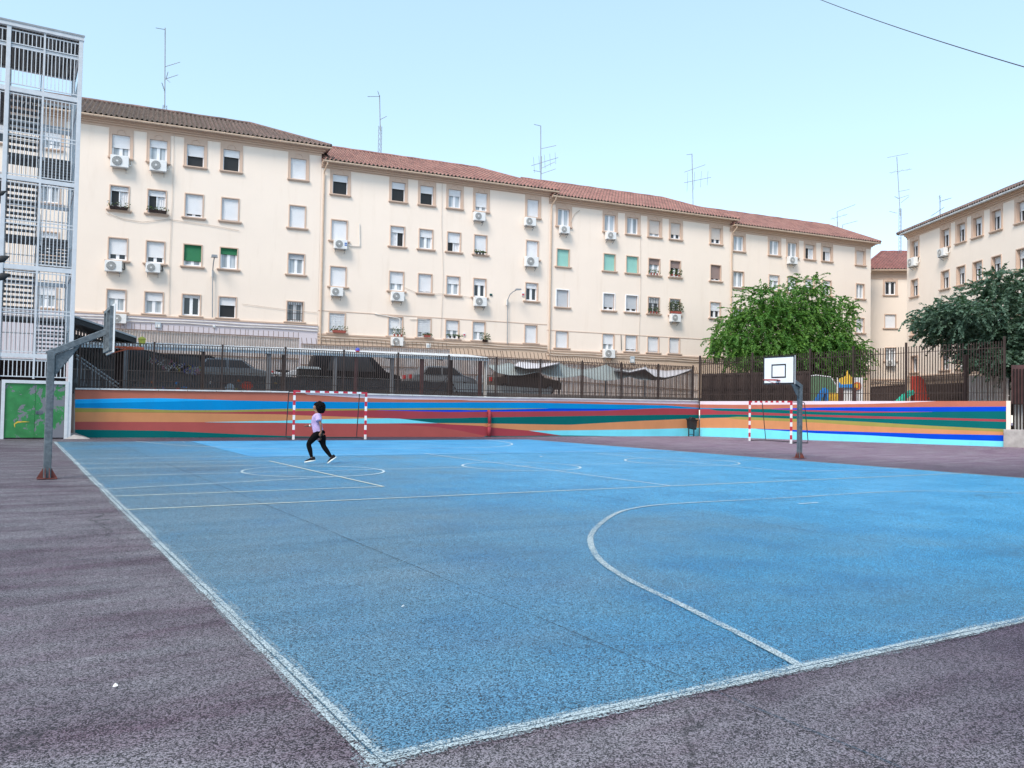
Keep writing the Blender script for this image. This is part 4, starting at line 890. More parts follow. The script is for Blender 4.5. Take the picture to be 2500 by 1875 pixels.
# ================================================================== wall lamps, boxes and signs on the facade
def wall_lamp(label, B, pts, head):
    u0, z0 = B.px(*pts[0], w=-.15); p = B.world(u0, -.1, z0); t = thing('wall_lamp', label, 'wall lamp', p, B.ang, 'lamps on the facade'); m = MB(); L = []
    for i, q in enumerate(pts):
        u, z = B.px(*q, w=-.15); L.append((u-u0, -.06-.5*max(0, i-1)/max(1, len(pts)-2), z-z0))
    m.tube(L, .03, 6); m.build('arm', 'grey_steel', t); x, y, z = L[-1]
    m = MB(); m.prism([(x-.1, z-.03), (x+.32, z+.02), (x+.30, z+.10), (x-.05, z+.09)] if head > 0 else [(x-.18, z), (x+.18, z), (x+.15, z+.16), (x-.15, z+.16)], y-.12, y+.12); m.build('lamp_head', 'grey_steel', t, bevel=.01)
    m = MB(); m.box(L[1][0]-.06, L[1][0]+.06, -.05, .08, L[1][2]-.35, L[1][2]+.05); m.build('junction_box', 'pipe_white', t)
wall_lamp('street lamp with a boxy head on a straight pole, right of the green shutters', B1, [r3(936, 1590), r3(938, 1275), r3(940, 1230), r3(945, 1195)], -1)
wall_lamp('street lamp with a curved arm on the second block, above the spiked fence', B2, [r4(1350, 1490), r4(1352, 1195), r4(1362, 1160), r4(1378, 1142), r4(1392, 1134)], 1)
def plate(name, label, cat, B, fn, xa, xb, ya, yb, mats, d=.12):
    ua, z1 = B.px(*fn(xa, ya)); ub, z0 = B.px(*fn(xb, yb)); p = B.world((ua+ub)/2, -.03, z0); t = thing(name, label, cat, p, B.ang); W, H = ub-ua, z1-z0
    m = MB(); m.box(-W/2, W/2, -d, 0, 0, H); m.build('case', mats[0], t, bevel=.01)
    m = MB(); m.box(-W*.35, W*.35, -d-.006, -d-.001, H*.15, H*.6); m.build('front_plate', mats[1], t)
plate('junction_box', 'grey electrical box on the lilac wall above the spiked fence', 'electrical box', B1, lambda x, y: (180+x/5.82, 760+y/5.82), 1157, 1235, 155, 240, ('fascia_grey', 'ac_white')); plate('junction_box', 'small white electrical box below the boxy street lamp', 'electrical box', B1, lambda x, y: (180+x/5.82, 760+y/5.82), 1975, 2010, 195, 235, ('ac_white', 'fascia_grey'))
plate('junction_box', 'white electrical box above the beige fence, right of the low air conditioner', 'electrical box', B2, r4, 800, 828, 1488, 1520, ('ac_white', 'fascia_grey')); plate('junction_box', 'grey electrical box on the third block above the shade sails', 'electrical box', B3, r5, 655, 682, 1300, 1345, ('fascia_grey', 'ac_white'))
plate('wall_sign', 'small red and white alarm sign beside the curved street lamp', 'sign', B2, r4, 1446, 1464, 1140, 1172, ('goal_white', 'goal_red'), .03); plate('wall_sign', 'small red and white alarm sign at a bottom window of the second block', 'sign', B2, r4, 1050, 1066, 1416, 1440, ('goal_white', 'goal_red'), .03); plate('wall_sign', 'small dark teal plate right of an air conditioner on the second block', 'sign', B2, r4, 1230, 1248, 1153, 1168, ('mural_G', 'black_tube'), .03)

# ================================================================== antennas and the overhead wire
def antenna(label, B, base, top, arms, truss=0., w=5., loop=None):
    u0, z0 = B.px(*base, w=w); u1, z1 = B.px(*top, w=w); p = B.world(u0, w, z0-.3); t = thing('antenna', label, 'antenna', p, B.ang, 'roof antennas')
    H = z1-z0+.3; dx = u1-u0; m = MB(); hs = H*truss
    m.tube([(0, 0, hs*.85), (dx, 0, H)], .032, 6)
    if truss:
        for a in range(3):
            x, y = .13*math.cos(a*2.09+.4), .13*math.sin(a*2.09+.4); m.tube([(x, y, 0), (x, y, hs)], .018, 5)
        n = max(3, int(hs/.35))
        for k in range(n):
            for a in range(3):
                q = lambda a, z: (.13*math.cos(a*2.09+.4), .13*math.sin(a*2.09+.4), z)
                m.tube([q(a, hs*k/n), q(a+1, hs*(k+1)/n)], .010, 4)
    else: m.tube([(0, 0, 0), (0, 0, H*.5)], .04, 6)
    m.build('mast', 'grey_steel', t)
    sc = lambda q: (B.px(*q, w=w)[0]-u0, B.px(*q, w=w)[1]-z0+.3)
    for (a, b, ne, el) in arms:
        (xa, za), (xb, zb_) = sc(a), sc(b); m = MB(); m.tube([(xa, 0, za), (xb, -.4, zb_)], .02, 5)
        for k in range(ne):
            f = (k+.5)/ne; c = Vector((xa+(xb-xa)*f, -.4*f, za+(zb_-za)*f)); d = Vector((.35, .55, -.75 if el < 0 else .3)).normalized()*abs(el)*(1.2-.4*f); m.tube([c-d, c+d], .010, 4)
        m.build('aerial', 'grey_steel', t)
f5 = lambda x, y: (300+x/5.926, 40+y/5.926); f6 = lambda x, y: (860+x/4.096, 200+y/4.096); f2 = lambda x, y: (1640+x/3.072, 260+y/3.072)
antenna('tall antenna mast on the dark weathered roof beside the stair tower', B1, f5(603, 1395), f5(612, 165), [(f5(612, 190), f5(475, 204), 5, .12), (f5(612, 728), f5(825, 695), 7, .1), (f5(612, 908), f5(795, 878), 6, .12), (f5(625, 905), f5(680, 985), 1, .05), (f5(625, 905), f5(652, 835), 1, .05), (f5(605, 1080), f5(562, 990), 5, .09)], .14)
antenna('antenna on a lattice mast over the red roof of the second block', B2, f6(275, 725), f6(273, 135), [(f6(273, 145), f6(140, 165), 9, .09), (f6(273, 145), f6(240, 110), 1, .04), (f6(276, 378), f6(328, 362), 4, .12)], .52)
antenna('antenna with a thick white boom and several combs, above the second downpipe', B3, f6(1886, 1010), f6(1885, 438), [(f6(1885, 440), f6(1795, 440), 4, .09), (f6(1890, 668), f6(2015, 650), 3, .05), (f6(1790, 838), f6(2035, 770), 5, -.55), (f6(1886, 865), f6(2005, 812), 8, .1), (f6(1886, 900), f6(1788, 898), 4, .08), (f6(1886, 920), f6(2012, 882), 8, .1)], 0, 5)
antenna('thin antenna with a cross-shaped comb above the third block', B3, f2(160, 755), f2(152, 355), [(f2(152, 357), f2(90, 372), 4, .1), (f2(95, 492), f2(228, 446), 9, .12), (f2(92, 572), f2(272, 540), 4, -.75)], .08)
antenna('short antenna with two combs at the right end of the fourth block', B4, f2(1243, 915), f2(1240, 788), [(f2(1240, 788), f2(1350, 742), 7, .09), (f2(1192, 845), f2(1290, 815), 3, .6)], 0, 4.); antenna('smallest antenna, a slanted stick beside the fourth block roof end', B4, f2(1272, 922), f2(1283, 886), [(f2(1283, 886), f2(1368, 864), 6, .07)], 0, 4.)
antenna('tallest antenna, a lattice mast between the annex and the right-hand building', AX, f2(1713, 1128), f2(1688, 378), [(f2(1616, 383), f2(1762, 362), 5, .25), (f2(1632, 497), f2(1790, 478), 3, .9), (f2(1700, 638), f2(1772, 630), 5, .15), (f2(1700, 690), f2(1768, 672), 6, .15), (f2(1718, 722), f2(1768, 683), 6, .12), (f2(1700, 690), f2(1660, 682), 4, .2), (f2(1690, 800), f2(1622, 794), 4, .15)], .5, 5)
antenna('antenna with two long booms on the roof of the right-hand building', RB, f2(2012, 822), f2(2012, 680), [(f2(2012, 690), f2(2045, 668), 3, .15), (f2(2012, 712), f2(2135, 688), 7, .15), (f2(1945, 822), f2(2080, 758), 6, .15)], 0, 3.)
a, b = CAM+ray(1990, -6)*26, CAM+ray(2530, 172)*16; pts = [a+(b-a)*(i/16)-Vector((0, 0, .07*(1-(2*i/16-1)**2))) for i in range(-24, 44)]
m = MB(); m.tube(pts, .011, 6); tag(m.build('overhead_cable', 'cable_dark'), 'thin black overhead cable crossing the upper right sky', 'cable')

# ================================================================== yard behind the wall: shelter, shed, low wall, stair rail
sz = lambda u: interp(u, [(.9, 3.94), (20.5, 4.235)])
sh = thing('yard_shelter', 'long flat white-edged shelter roof on posts behind the fence on the long wall', 'shelter', (10.7, 37, 1.8)); ls = local(sh)
m = MB(); m.add([ls(p) for p in [(.78, 36, sz(.78)-.20), (20.75, 36, sz(20.75)-.20), (20.75, 36, sz(20.75)-.08), (.78, 36, sz(.78)-.08), (.78, 36.04, sz(.78)-.2), (20.75, 36.04, sz(20.75)-.2), (20.75, 36.04, sz(20.75)-.08), (.78, 36.04, sz(.78)-.08)]], [(0, 1, 2, 3), (4, 7, 6, 5), (0, 4, 5, 1), (1, 5, 6, 2), (3, 2, 6, 7), (0, 3, 7, 4)]); m.build('fascia', 'fascia_grey', sh)
m = MB(); n = 84
for i in range(n):                                       # ribbed roof sheet
    a, b = .78+19.97*i/n, .78+19.97*(i+.62)/n; m.add([ls(p) for p in [(a, 35.94, sz(a)-.075), (b, 35.94, sz(b)-.075), (b, 38.3, sz(b)+.19), (a, 38.3, sz(a)+.19), (a, 35.94, sz(a)-.0), (b, 35.94, sz(b)-.0), (b, 38.3, sz(b)+.26), (a, 38.3, sz(a)+.26)]], [(0, 3, 2, 1), (4, 5, 6, 7), (0, 1, 5, 4), (1, 2, 6, 5), (3, 0, 4, 7)])
m.add([ls(p) for p in [(.78, 36.05, sz(.78)-.08), (20.75, 36.05, sz(20.75)-.08), (20.75, 38.3, sz(20.75)+.18), (.78, 38.3, sz(.78)+.18)]], [(0, 3, 2, 1)])
m.build('roof_sheet', 'fascia_white', sh)
for u, mt, w in ((2.8, 'stair_dark', .16), (6.0, 'brown_paint', .16), (8.97, 'stair_dark', .18), (9.65, 'brown_paint', .12), (12.2, 'stair_dark', .16), (13.25, 'red_brown_post', .16), (15.2, 'stair_dark', .18), (16.85, 'red_brown_post', .16), (18.5, 'dark_brown', .17), (20.3, 'red_brown_post', .15), (20.68, 'pipe_white', .13)):
    m = MB(); m.bar(ls((u, 36.12 if w > .13 else 36.2, 1.8)), ls((u, 36.12 if w > .13 else 36.2, sz(u)-.21)), w, .1); m.build('post', mt, sh)
for u in (3, 6, 9, 12, 15, 18):
    m = MB(); m.bar(ls((u, 36.08, sz(u)-.19)), ls((u, 38.2, sz(u)+.06)), .07, .14); m.build('rafter', 'canopy_dark', sh)
# open shed with a steep dark roof beside the stair tower
sd_ = thing('lean_to_shed', 'dark lean-to roof over slatted walls beside the stair tower', 'shed', (2.2, 38.5, 1.8)); ld = local(sd_)
a0, a1 = VV(150, 762, 37.0), VV(331, 823, 37.0)
m = MB(); a0 = a0+(a1-a0)*((.8-a0.x)/(a1.x-a0.x)); q = [(a0.x, 36.6, a0.z), (a1.x, 36.6, a1.z), (a1.x, 40.0, a1.z), (a0.x, 40.0, a0.z)]
m.add([ld((x, y, z-.07)) for x, y, z in q]+[ld(p) for p in q], [(0, 3, 2, 1), (4, 5, 6, 7), (0, 1, 5, 4), (1, 2, 6, 5), (2, 3, 7, 6), (3, 0, 4, 7)]); m.build('roof', 'canopy_edge', sd_)
m = MB(); m.add([ld((x, y+(.06 if i < 2 else 0), z-.30)) for i, (x, y, z) in enumerate(q)]+[ld((x, y+(.06 if i < 2 else 0), z-.075)) for i, (x, y, z) in enumerate(q)], [(0, 3, 2, 1), (0, 1, 5, 4), (1, 2, 6, 5), (3, 0, 4, 7)]); m.build('eaves_board', 'canopy_dark', sd_)
m = MB()
for i in range(34):
    u = .85+i*.125; zt = a0.z+(a1.z-a0.z)*(u-a0.x)/(a1.x-a0.x)-.31
    if zt > 2: m.bar(ld((u, 38.9, 1.8)), ld((u, 38.9, min(zt, 6))), .075, .03)
m.build('slat_wall', 'stair_dark', sd_)
m = MB(); m.add([ld(p) for p in [(.85, 39.9, 1.8), (5.6, 39.9, 1.8), (5.6, 39.9, 3.7), (2.9, 39.9, 4.2), (.85, 39.9, 4.6)]], [(0, 1, 2, 3, 4)]); m.build('back_wall', 'black_plastic', sd_)
m = MB(); m.bar(ld((2.7, 37.6, 1.8)), ld((2.7, 37.6, 4.1)), .3, .2); m.build('post', 'dark_brown', sd_)
# stair rail by the tower
t = thing('stair_railing', 'grey sloping stair railing behind the fence next to the stair tower', 'railing', (1.6, 35.6, 1.8)); lq = local(t)
A, Bq = VV(186, 866, 35.6), VV(290, 938, 35.6)
for dz in (0, -.16):
    m = MB(); m.tube([lq(A+Vector((0, 0, dz))), lq(Bq+Vector((0, 0, dz)))], .035, 6); m.build('handrail', 'grey_steel', t)
for i in range(12):
    f = (i+.5)/12; p = A+(Bq-A)*f; m = MB(); m.bar(lq((p.x, 35.62, max(1.0, p.z-1.15))), lq((p.x, 35.62, p.z-.05)), .03, .02); m.build('baluster', 'grey_steel', t)
m = MB(); m.bar(lq(A-Vector((0, 0, 1.0))), lq(Bq-Vector((.3, 0, 1.0))), .06, .25); m.build('stringer', 'stair_dark', t)
# low retaining walls with children's paintings
lwz = lambda u: interp(u, [(0, 2.86), (9.5, 2.95), (20.6, 2.88)])
t = thing('low_wall', 'low grey wall with children\'s paintings in the shade of the shelter', 'wall', (10.5, 38.45, 1.8)); lw = local(t)
m = MB(); a, b = .8, 20.55; m.add([lw(p) for p in [(a, 38.4, 1.8), (b, 38.4, 1.8), (b, 38.6, 1.8), (a, 38.6, 1.8), (a, 38.4, lwz(a)), (b, 38.4, lwz(b)), (b, 38.6, lwz(b)), (a, 38.6, lwz(a))]], [(0, 1, 5, 4), (1, 2, 6, 5), (2, 3, 7, 6), (4, 5, 6, 7)]); m.build('wall_body', 'wall_grey', t)
for x0 in range(5):
    m = MB(); u0, u1 = a+x0*3.95, a+x0*3.95+3.9; m.add([lw(p) for p in [(u0, 38.37, lwz(u0)+.004), (u1, 38.37, lwz(u1)+.004), (u1, 38.63, lwz(u1)+.004), (u0, 38.63, lwz(u0)+.004), (u0, 38.37, lwz(u0)+.05), (u1, 38.37, lwz(u1)+.05), (u1, 38.63, lwz(u1)+.05), (u0, 38.63, lwz(u0)+.05)]], [(0, 1, 5, 4), (1, 2, 6, 5), (3, 0, 4, 7), (4, 5, 6, 7)]); m.build('capping', 'concrete', t)
zf = lambda x, y: (180+x/4.254, 820+y/4.254)
for x, y, rx, ry, mt, n in [(1800, 520, 70, 55, 'play_red', 14), (1625, 540, 55, 55, 'fascia_grey', 12), (820, 478, 20, 20, 'play_orange', 6), (1068, 488, 22, 16, 'play_blue', 5), (1150, 535, 34, 12, 'play_blue', 6), (930, 540, 18, 14, 'ribbon_b', 5), (1080, 545, 26, 12, 'play_red', 5), (715, 415, 22, 22, 'black_plastic', 8), (635, 480, 26, 18, 'black_plastic', 5), (1715, 465, 18, 16, 'play_orange', 6), (2095, 492, 16, 20, 'play_yellow', 4), (720, 490, 12, 18, 'red_brown_post', 4), (1690, 550, 16, 16, 'lime', 5), (1425, 485, 18, 16, 'wall_pale', 6), (830, 545, 34, 8, 'play_red', 4), (1565, 490, 22, 12, 'red_brown_post', 6)]:
    c = VV(*zf(x, y), 38.39); sx = rx/4.254*38/2031*1.0; sy = ry/4.254*38/2031; rnd = random.Random(x)
    m = MB(); P = [(math.cos(2*math.pi*i/n)*sx*rnd.uniform(.8, 1.1), math.sin(2*math.pi*i/n)*sy*rnd.uniform(.8, 1.1)) for i in range(n)]
    p0 = lw((c.x, 38.395, max(c.z, 1.95))); m.v = [(p0.x+u, p0.y, p0.z+w) for u, w in P]; m.f = [tuple(range(n))]; m.mi = [0]; m.build('painting', mt, t)
t = thing('low_wall', 'low pale wall seen through the fence below the shade sails', 'wall', (27.5, 38.0, 1.8)); lw2 = local(t)
za, zb_ = VV(1110, 934, 38).z, VV(1345, 950, 38).z; ua, ub = VV(1110, 934, 38).x, VV(1345, 950, 38).x; uc = VV(1690, 976, 38).x; zc = VV(1690, 974, 38).z
for (u0, u1, z0, z1) in ((ua, ub, za, zb_), (ub+.01, uc, VV(1346, 965, 38).z, zc)):
    m = MB(); m.add([lw2(p) for p in [(u0, 38, 1.8), (u1, 38, 1.8), (u1, 38.2, 1.8), (u0, 38.2, 1.8), (u0, 38, z0), (u1, 38, z1), (u1, 38.2, z1), (u0, 38.2, z0)]], [(0, 1, 5, 4), (1, 2, 6, 5), (3, 0, 4, 7), (4, 5, 6, 7)]); m.build('wall_section', 'wall_pale', t)

# spiked sheet fences along the street
def spiked(label, B, w, pl, pr, zlow, step, spike, back, lean, bars=True, mat='spike_brown', sheet='beige_panel'):
    (u0, z0), (u1, z1) = B.px(*pl, w=w), B.px(*pr, w=w); zt = lambda u: z0+(z1-z0)*(u-u0)/(u1-u0)
    p = B.world((u0+u1)/2, w, zlow); t = thing('spiked_fence', label, 'fence', p, B.ang, 'spiked sheet fences along the street'); o = ((u0+u1)/2, 0, zlow); L = lambda u, y, z: (u-o[0], y, z-o[2])
    npan = max(2, round((u1-u0)/3.2)); e = [u0+(u1-u0)*i/npan for i in range(npan+1)]
    for i in range(npan):
        a, b = e[i], e[i+1]; m = MB(); n = max(3, round((b-a)/step))
        for j in range(n):
            u = a+(b-a)*(j+.5)/n; m.bar(L(u, 0, zlow), L(u, 0, zt(u)), .024, .03)
            if j % 2 == 0 or step > .16: m.bar(L(u, 0, zt(u)), L(u+lean, -.04, zt(u)+spike), .028, .028)
        for dz in (.0, 1.2): m.bar(L(a, .0, zt(a)-dz), L(b, .0, zt(b)-dz), .04, .05)
        m.build('bar_panel', mat, t)
        if back:
            m = MB(); vs = []
            for j in range(2*n+1):
                u = a+(b-a)*j/(2*n); y = .05+.03*(j % 2); vs += [L(u, y, zlow), L(u, y, zt(u)-.03)]
            m.add(vs, [(2*j, 2*j+2, 2*j+3, 2*j+1) for j in range(2*n)]); m.build('backing_sheet', sheet, t)
    return t
spiked('beige sheet fence with upright spikes against the lilac wall, nearest the stair tower', B1, -2.5, (175, 797), (731, 826), 2.4, .14, .34, True, 0)
spiked('beige sheet fence with spikes along the second block, below the low air conditioner', B2, -2.5, (735, 839.5), (1099, 852.5), 2.4, .14, .36, True, -.06)
spiked('beige sheet fence with slanted spikes below the curved street lamp', B3, -2.5, (1102, 865), (1346, 879), 2.4, .14, .42, True, -.12)
spiked('tan fence with slanted spikes behind the grey and white shade sails', B3, -2.5, (1350, 884), (1706, 912), 2.4, .18, .45, True, -.15, True, 'spike_brown', 'beige_panel')
spiked('dark brown sheet fence with slanted white-gapped spikes in front of the low annex', AX, -3.0, (2098, 947), (2226, 938), 1.85, .2, .55, True, .22, True, 'brown_paint', 'brown_panel')
dirR = RB
pq, _s = RWP(2270, 940, 8.0); p2, _s2 = RWP(2420, 930, 8.0)
class _PL: pass
def fence_line(name, label, p0, p1, z0, z1, zlow, step, wbar, mats, sheet=None, spike=0, lean=0):
    p0, p1 = Vector(p0), Vector(p1); L_ = (p1-p0).length; ang = math.atan2(p1.y-p0.y, p1.x-p0.x); t = thing(name, label, 'fence', (*((p0+p1)/2), zlow), ang)
    n = round(L_/step); m = MB(); zt = lambda x: z0+(z1-z0)*(x/L_+.5)-zlow
    for j in range(n):
        x = -L_/2+L_*(j+.5)/n; m.bar((x, 0, 0), (x, 0, zt(x)), wbar, .03)
        if spike: m.bar((x, 0, zt(x)), (x+lean, -.05, zt(x)+spike), .04, .03)
    for dz in (.15, 1.0): m.bar((-L_/2, .03, zt(-L_/2)-dz), (L_/2, .03, zt(L_/2)-dz), .05, .03)
    m.build('bar_panel', mats, t)
    if sheet: m = MB(); m.add([(-L_/2, .08, 0), (L_/2, .08, 0), (L_/2, .08, zt(L_/2)-.02), (-L_/2, .08, zt(-L_/2)-.02)], [(0, 1, 2, 3)]); m.build('backing_sheet', sheet, t)
    return t
qa = CAM+ray(2226, 938)*((58-0)/1.0); 
def at(px, py, Y): d = ray(px, py); fx = Vector((math.sin(_t), math.cos(_t), 0)); return CAM+d*(Y/(d @ fx))
A_, B_ = at(2226, 939, 62), at(2352, 933, 52)
fence_line('spiked_fence', 'dark brown sheet fence with slanted spikes in front of the right-hand building', A_.xy, B_.xy, A_.z, B_.z, 1.85, .2, .03, 'brown_paint', 'brown_panel', .55, .22)
A_, B_ = at(2358, 917, 48), at(2462, 919, 43.5)
fence_line('slatted_fence', 'taupe upright slat fence behind the far right end of the striped wall', A_.xy, B_.xy, A_.z, B_.z, 1.85, .2, .12, 'beige_panel', 'brown_panel')
(A_, _), (B_, _) = RWP(1712, 912, 1.6), RWP(1975, 905, 1.6)
fence_line('sheet_fence', 'solid brown sheet screen behind the bars, under the bright green tree', A_.xy, B_.xy, A_.z, B_.z, 1.85, .11, .04, 'brown_paint', 'brown_panel')

# ================================================================== parked cars behind the low wall
def car(label, c, ang, mat, L=4.2, Hh=1.45, glass='dark_glass', kind='car'):
    t = thing('parked_car', label, 'car', c, ang, 'cars parked behind the low wall'); m = MB(); W = 1.72
    prof = [(-L/2, .35), (-L/2+.05, .75), (-L/2+.15, .98), (-L/2+.55, 1.02), (-L/2+.95, Hh-.03), (-.2, Hh), (.55, Hh-.06), (1.15, 1.02), (L/2-.25, .86), (L/2, .68), (L/2, .33)]
    if kind == 'van': prof = [(-L/2, .35), (-L/2, 1.05), (-L/2+.12, Hh-.15), (-L/2+.4, Hh), (.3, Hh), (.85, Hh-.14), (1.6, 1.05), (L/2-.1, .85), (L/2, .65), (L/2, .33)]
    n = len(prof); rings = []
    for y, k in ((-W/2, .0), (-W/2+.12, 0), (W/2-.12, 0), (W/2, .0)):
        ins = abs(y) > W/2-.05; rings.append([(x*(.985 if ins else 1), y*(1-.13*max(0, z-.95)/.5), z-(0.03 if ins else 0)) for x, z in prof])
    vs = [p for r in rings for p in r]; fs = [(r*n+i, r*n+(i+1) % n, (r+1)*n+(i+1) % n, (r+1)*n+i) for r in range(3) for i in range(n)]; fs += [tuple(range(n-1, -1, -1)), tuple(range(3*n, 4*n))]
    m.add(vs, fs); m.build('body', mat, t, bevel=.03)
    zt = Hh-.12
    for sy in (-1, 1):
        for a, b, c2, d2 in ((-L/2+.75, -.22, -L/2+1.02, -.22), (-.12, 1.0, -.12, .55)):
            y0 = sy*(W/2*(1-.13*.0)+.004); y1 = sy*(W/2*(1-.13*(zt-.95)/.5)+.004); m = MB(); m.add([(a, y0, 1.0), (b, y0, 1.0), (d2, y1, zt), (c2, y1, zt)], [(0, 1, 2, 3)]); m.build('window', glass, t)
    m = MB(); m.add([(1.17, -W/2+.18, 1.03), (1.17, W/2-.18, 1.03), (.62, W/2-.28, Hh-.07), (.62, -W/2+.28, Hh-.07)], [(0, 1, 2, 3)]); m.build('windscreen', glass, t)
    for x in (-L/2+.8, L/2-.85):
        for sy in (-1, 1): m = MB(); m.disc((x, sy*(W/2-.1), .31), .31, (0, 1, 0), .2, 18); w = m.build('wheel', 'tyre', t); m = MB(); m.disc((x, sy*(W/2+.004), .31), .19, (0, 1, 0), .02, 14); m.build('rim', 'car_silver', w)
    for sy in (-1, 1):
        m = MB(); m.box(-L/2-.02, -L/2+.06, sy*.62-.14, sy*.62+.14, .72, .95); m.build('tail_light', 'lamp_red', t); m = MB(); m.box(L/2-.2, L/2+.01, sy*.6-.16, sy*.6+.16, .66, .8); m.build('headlight', 'car_white', t)
    return t
cz = 2.35
for (px, mat, lab, L, H, kind, turn, w) in [(560, 'car_silver', 'silver car with dark windows in the shade behind the painted low wall', 4.3, 1.5, 'car', 0, -5.6), (425, 'car_black', 'black car nearest the stair tower, behind the colourful ribbons', 4.2, 1.6, 'van', math.pi, -5.6), (866, 'car_black', 'large black car in front of the beige spiked fence behind the goal', 4.9, 1.95, 'van', 0, -5.8), (1075, 'car_silver', 'pale car behind the low wall right of the large black car', 4.0, 1.5, 'car', 0, -5.8), (1275, 'car_brown', 'brownish dark car half hidden below the grey shade sail', 4.6, 1.65, 'car', 0, -5.8)]:
    u, _ = FAC(px, 900, w); p = fworld(u, w, cz); car(lab, p, FANG+turn, mat, L, H, 'black_void', kind)
u, _ = FAC(706, 900, -5.8); p = fworld(u, -5.8, cz)
t = thing('motorcycle', 'white motorcycle with a red tail lamp between the silver and the large black car', 'motorcycle', p, FANG)
for x in (-.65, .65):
    m = MB(); m.tube([(x+.29*math.cos(2*math.pi*i/20), 0, .3+.29*math.sin(2*math.pi*i/20)) for i in range(21)], .06, 8, cap=False); w = m.build('wheel', 'tyre', t); m = MB(); m.disc((x, 0, .3), .2, (0, 1, 0), .06, 12); m.build('rim', 'grey_steel', w)
m = MB(); m.prism([(-.8, .75), (-.5, .62), (.1, .6), (.45, .75), (.5, .95), (.2, 1.0), (-.2, .82), (-.75, .88)], -.14, .14); m.build('body', 'car_white', t, bevel=.04)
m = MB(); m.prism([(-.75, .9), (-.2, .84), (.1, .92), (-.1, .98), (-.7, .98)], -.13, .13); m.build('seat', 'black_plastic', t, bevel=.03)
m = MB(); m.tube([(.65, 0, .3), (.5, 0, .95), (.42, 0, 1.12)], .035, 6); m.tube([(.36, -.35, 1.12), (.42, 0, 1.14), (.36, .35, 1.12)], .02, 6); m.build('handlebar', 'grey_steel', t)
m = MB(); m.ball((-.85, 0, .86), (.07, .1, .07)); m.build('tail_lamp', 'lamp_red', t)
u, _ = FAC(752, 915, -7.0); p = fworld(u, -7.0, cz)
t = thing('rubbish_container', 'dark rubbish container left of the large black car', 'container', p, FANG)
m = MB(); m.prism([(-.45, .15), (.45, .15), (.55, 1.0), (-.55, 1.0)], -.45, .45); m.build('bin_body', 'black_plastic', t, bevel=.04); m = MB(); m.prism([(-.6, 1.0), (.6, 1.0), (.5, 1.13), (-.5, 1.13)], -.5, .5); m.build('lid', 'fascia_grey', t, bevel=.02)
c = VV(1173, 924, 38.2); t = thing('traffic_mirror', 'round white disc on a pole beside the last shelter post', 'mirror', (c.x, 38.2, 1.8)); m = MB(); m.disc((0, 0, c.z-1.8), .26, (0, 1, 0), .05, 24); m.build('disc', 'mirror_white', t); m = MB(); m.tube([(0, .05, 0), (0, .05, c.z-1.8)], .03, 6); m.build('pole', 'grey_steel', t)
# ribbons tied on a line, things left on the shelter roof
a, b = VV(362, 884, 38.1), VV(492, 908, 38.1); t = thing('ribbon_garland', 'garland of white, yellow and blue paper curls hanging under the shelter', 'garland', ((a.x+b.x)/2, 38.1, a.z)); lg = local(t); rnd = random.Random(5)
m = MB(); m.tube([lg((a.x+(b.x-a.x)*i/8, 38.1, a.z+.35+(b.z-a.z)*i/8-.05*math.sin(math.pi*i/8))) for i in range(9)], .008, 4); m.build('string', 'cable_dark', t)
for i in range(30):
    f = (i+rnd.random()*.8)/30; p = lg((a.x+(b.x-a.x)*f, 38.08, a.z+(b.z-a.z)*f+rnd.uniform(-.02, .34))); m = MB(); L = [(p.x+.07*math.sin(k*1.3+i), p.y+.03*math.cos(k*1.1), p.z-.055*k) for k in range(6)]
    m.tube(L, [.012, .022, .026, .024, .02, .008], 5); m.build('paper_curl', rnd.choice(['ribbon_w', 'ribbon_w', 'ribbon_y', 'ribbon_b', 'ribbon_p', 'aqua_blind']), t)
p = VV(870*.5+0, 0, 36); zz = lambda x, y: (180+x/5.82, 760+y/5.82)
c = VV(*zz(968, 478), 36.3); t = thing('plastic_bucket', 'lime yellow bucket left on the edge of the shelter roof', 'bucket', (c.x, 36.3, sz(c.x)-.02)); m = MB(); m.tube([(0, 0, 0), (0, 0, .25), (0, 0, .27)], [.11, .15, .17], 14); m.build('bucket_body', 'lime', t); m = MB(); m.tube([(0, 0, .272), (0, 0, .32), (0, 0, .40)], [.17, .16, .03], 14); m.build('lid', 'lime', t)
c = VV(873, 857, 36.4); m = MB(); m.ball((0, 0, 0), .12, 0, 14, 10); m.mi = [1 if sum(m.v[i][2] for i in f)/len(f) < -.02 else 0 for f in m.f]; o = m.build('ball', ['ball_blue', 'ball_red'], None, True); o.location = (c.x, 36.4, sz(c.x)+.15); tag(o, 'small blue and red ball stuck on the shelter roof', 'ball')

# ================================================================== shade sails
def sail(label, top, bot, mat, v0, v1):
    xs = np.linspace(top[0][0], top[-1][0], 60); T = [VV(x, interp(x, top), v1) for x in xs]; Bm = [VV(x, max(interp(x, bot), interp(x, top)+.4), v0) for x in xs]
    m = MB(); K = 5
    for a, b in zip(T, Bm):
        for k in range(K+1):
            f = k/K; p = a+(b-a)*f; p.z -= .12*math.sin(math.pi*f); m.v.append(tuple(p))
    W = K+1; N = len(xs)
    m.f = [(i*W+k, i*W+k+1, (i+1)*W+k+1, (i+1)*W+k) for i in range(N-1) for k in range(K)]; m.mi = [0]*len(m.f)
    c = sum((Vector(p) for p in m.v), Vector())/len(m.v); m.v = [(x-c.x, y-c.y, z-c.z) for x, y, z in m.v]; o = m.build('shade_sail', mat, None, True); o.location = c; sol = o.modifiers.new('thickness', 'SOLIDIFY'); sol.thickness = .01
    return tag(o, label, 'shade sail')
s9 = lambda x, y: (1150+x/3.16, 780+y/3.16)
S9 = lambda *p: [s9(*q) for q in p]
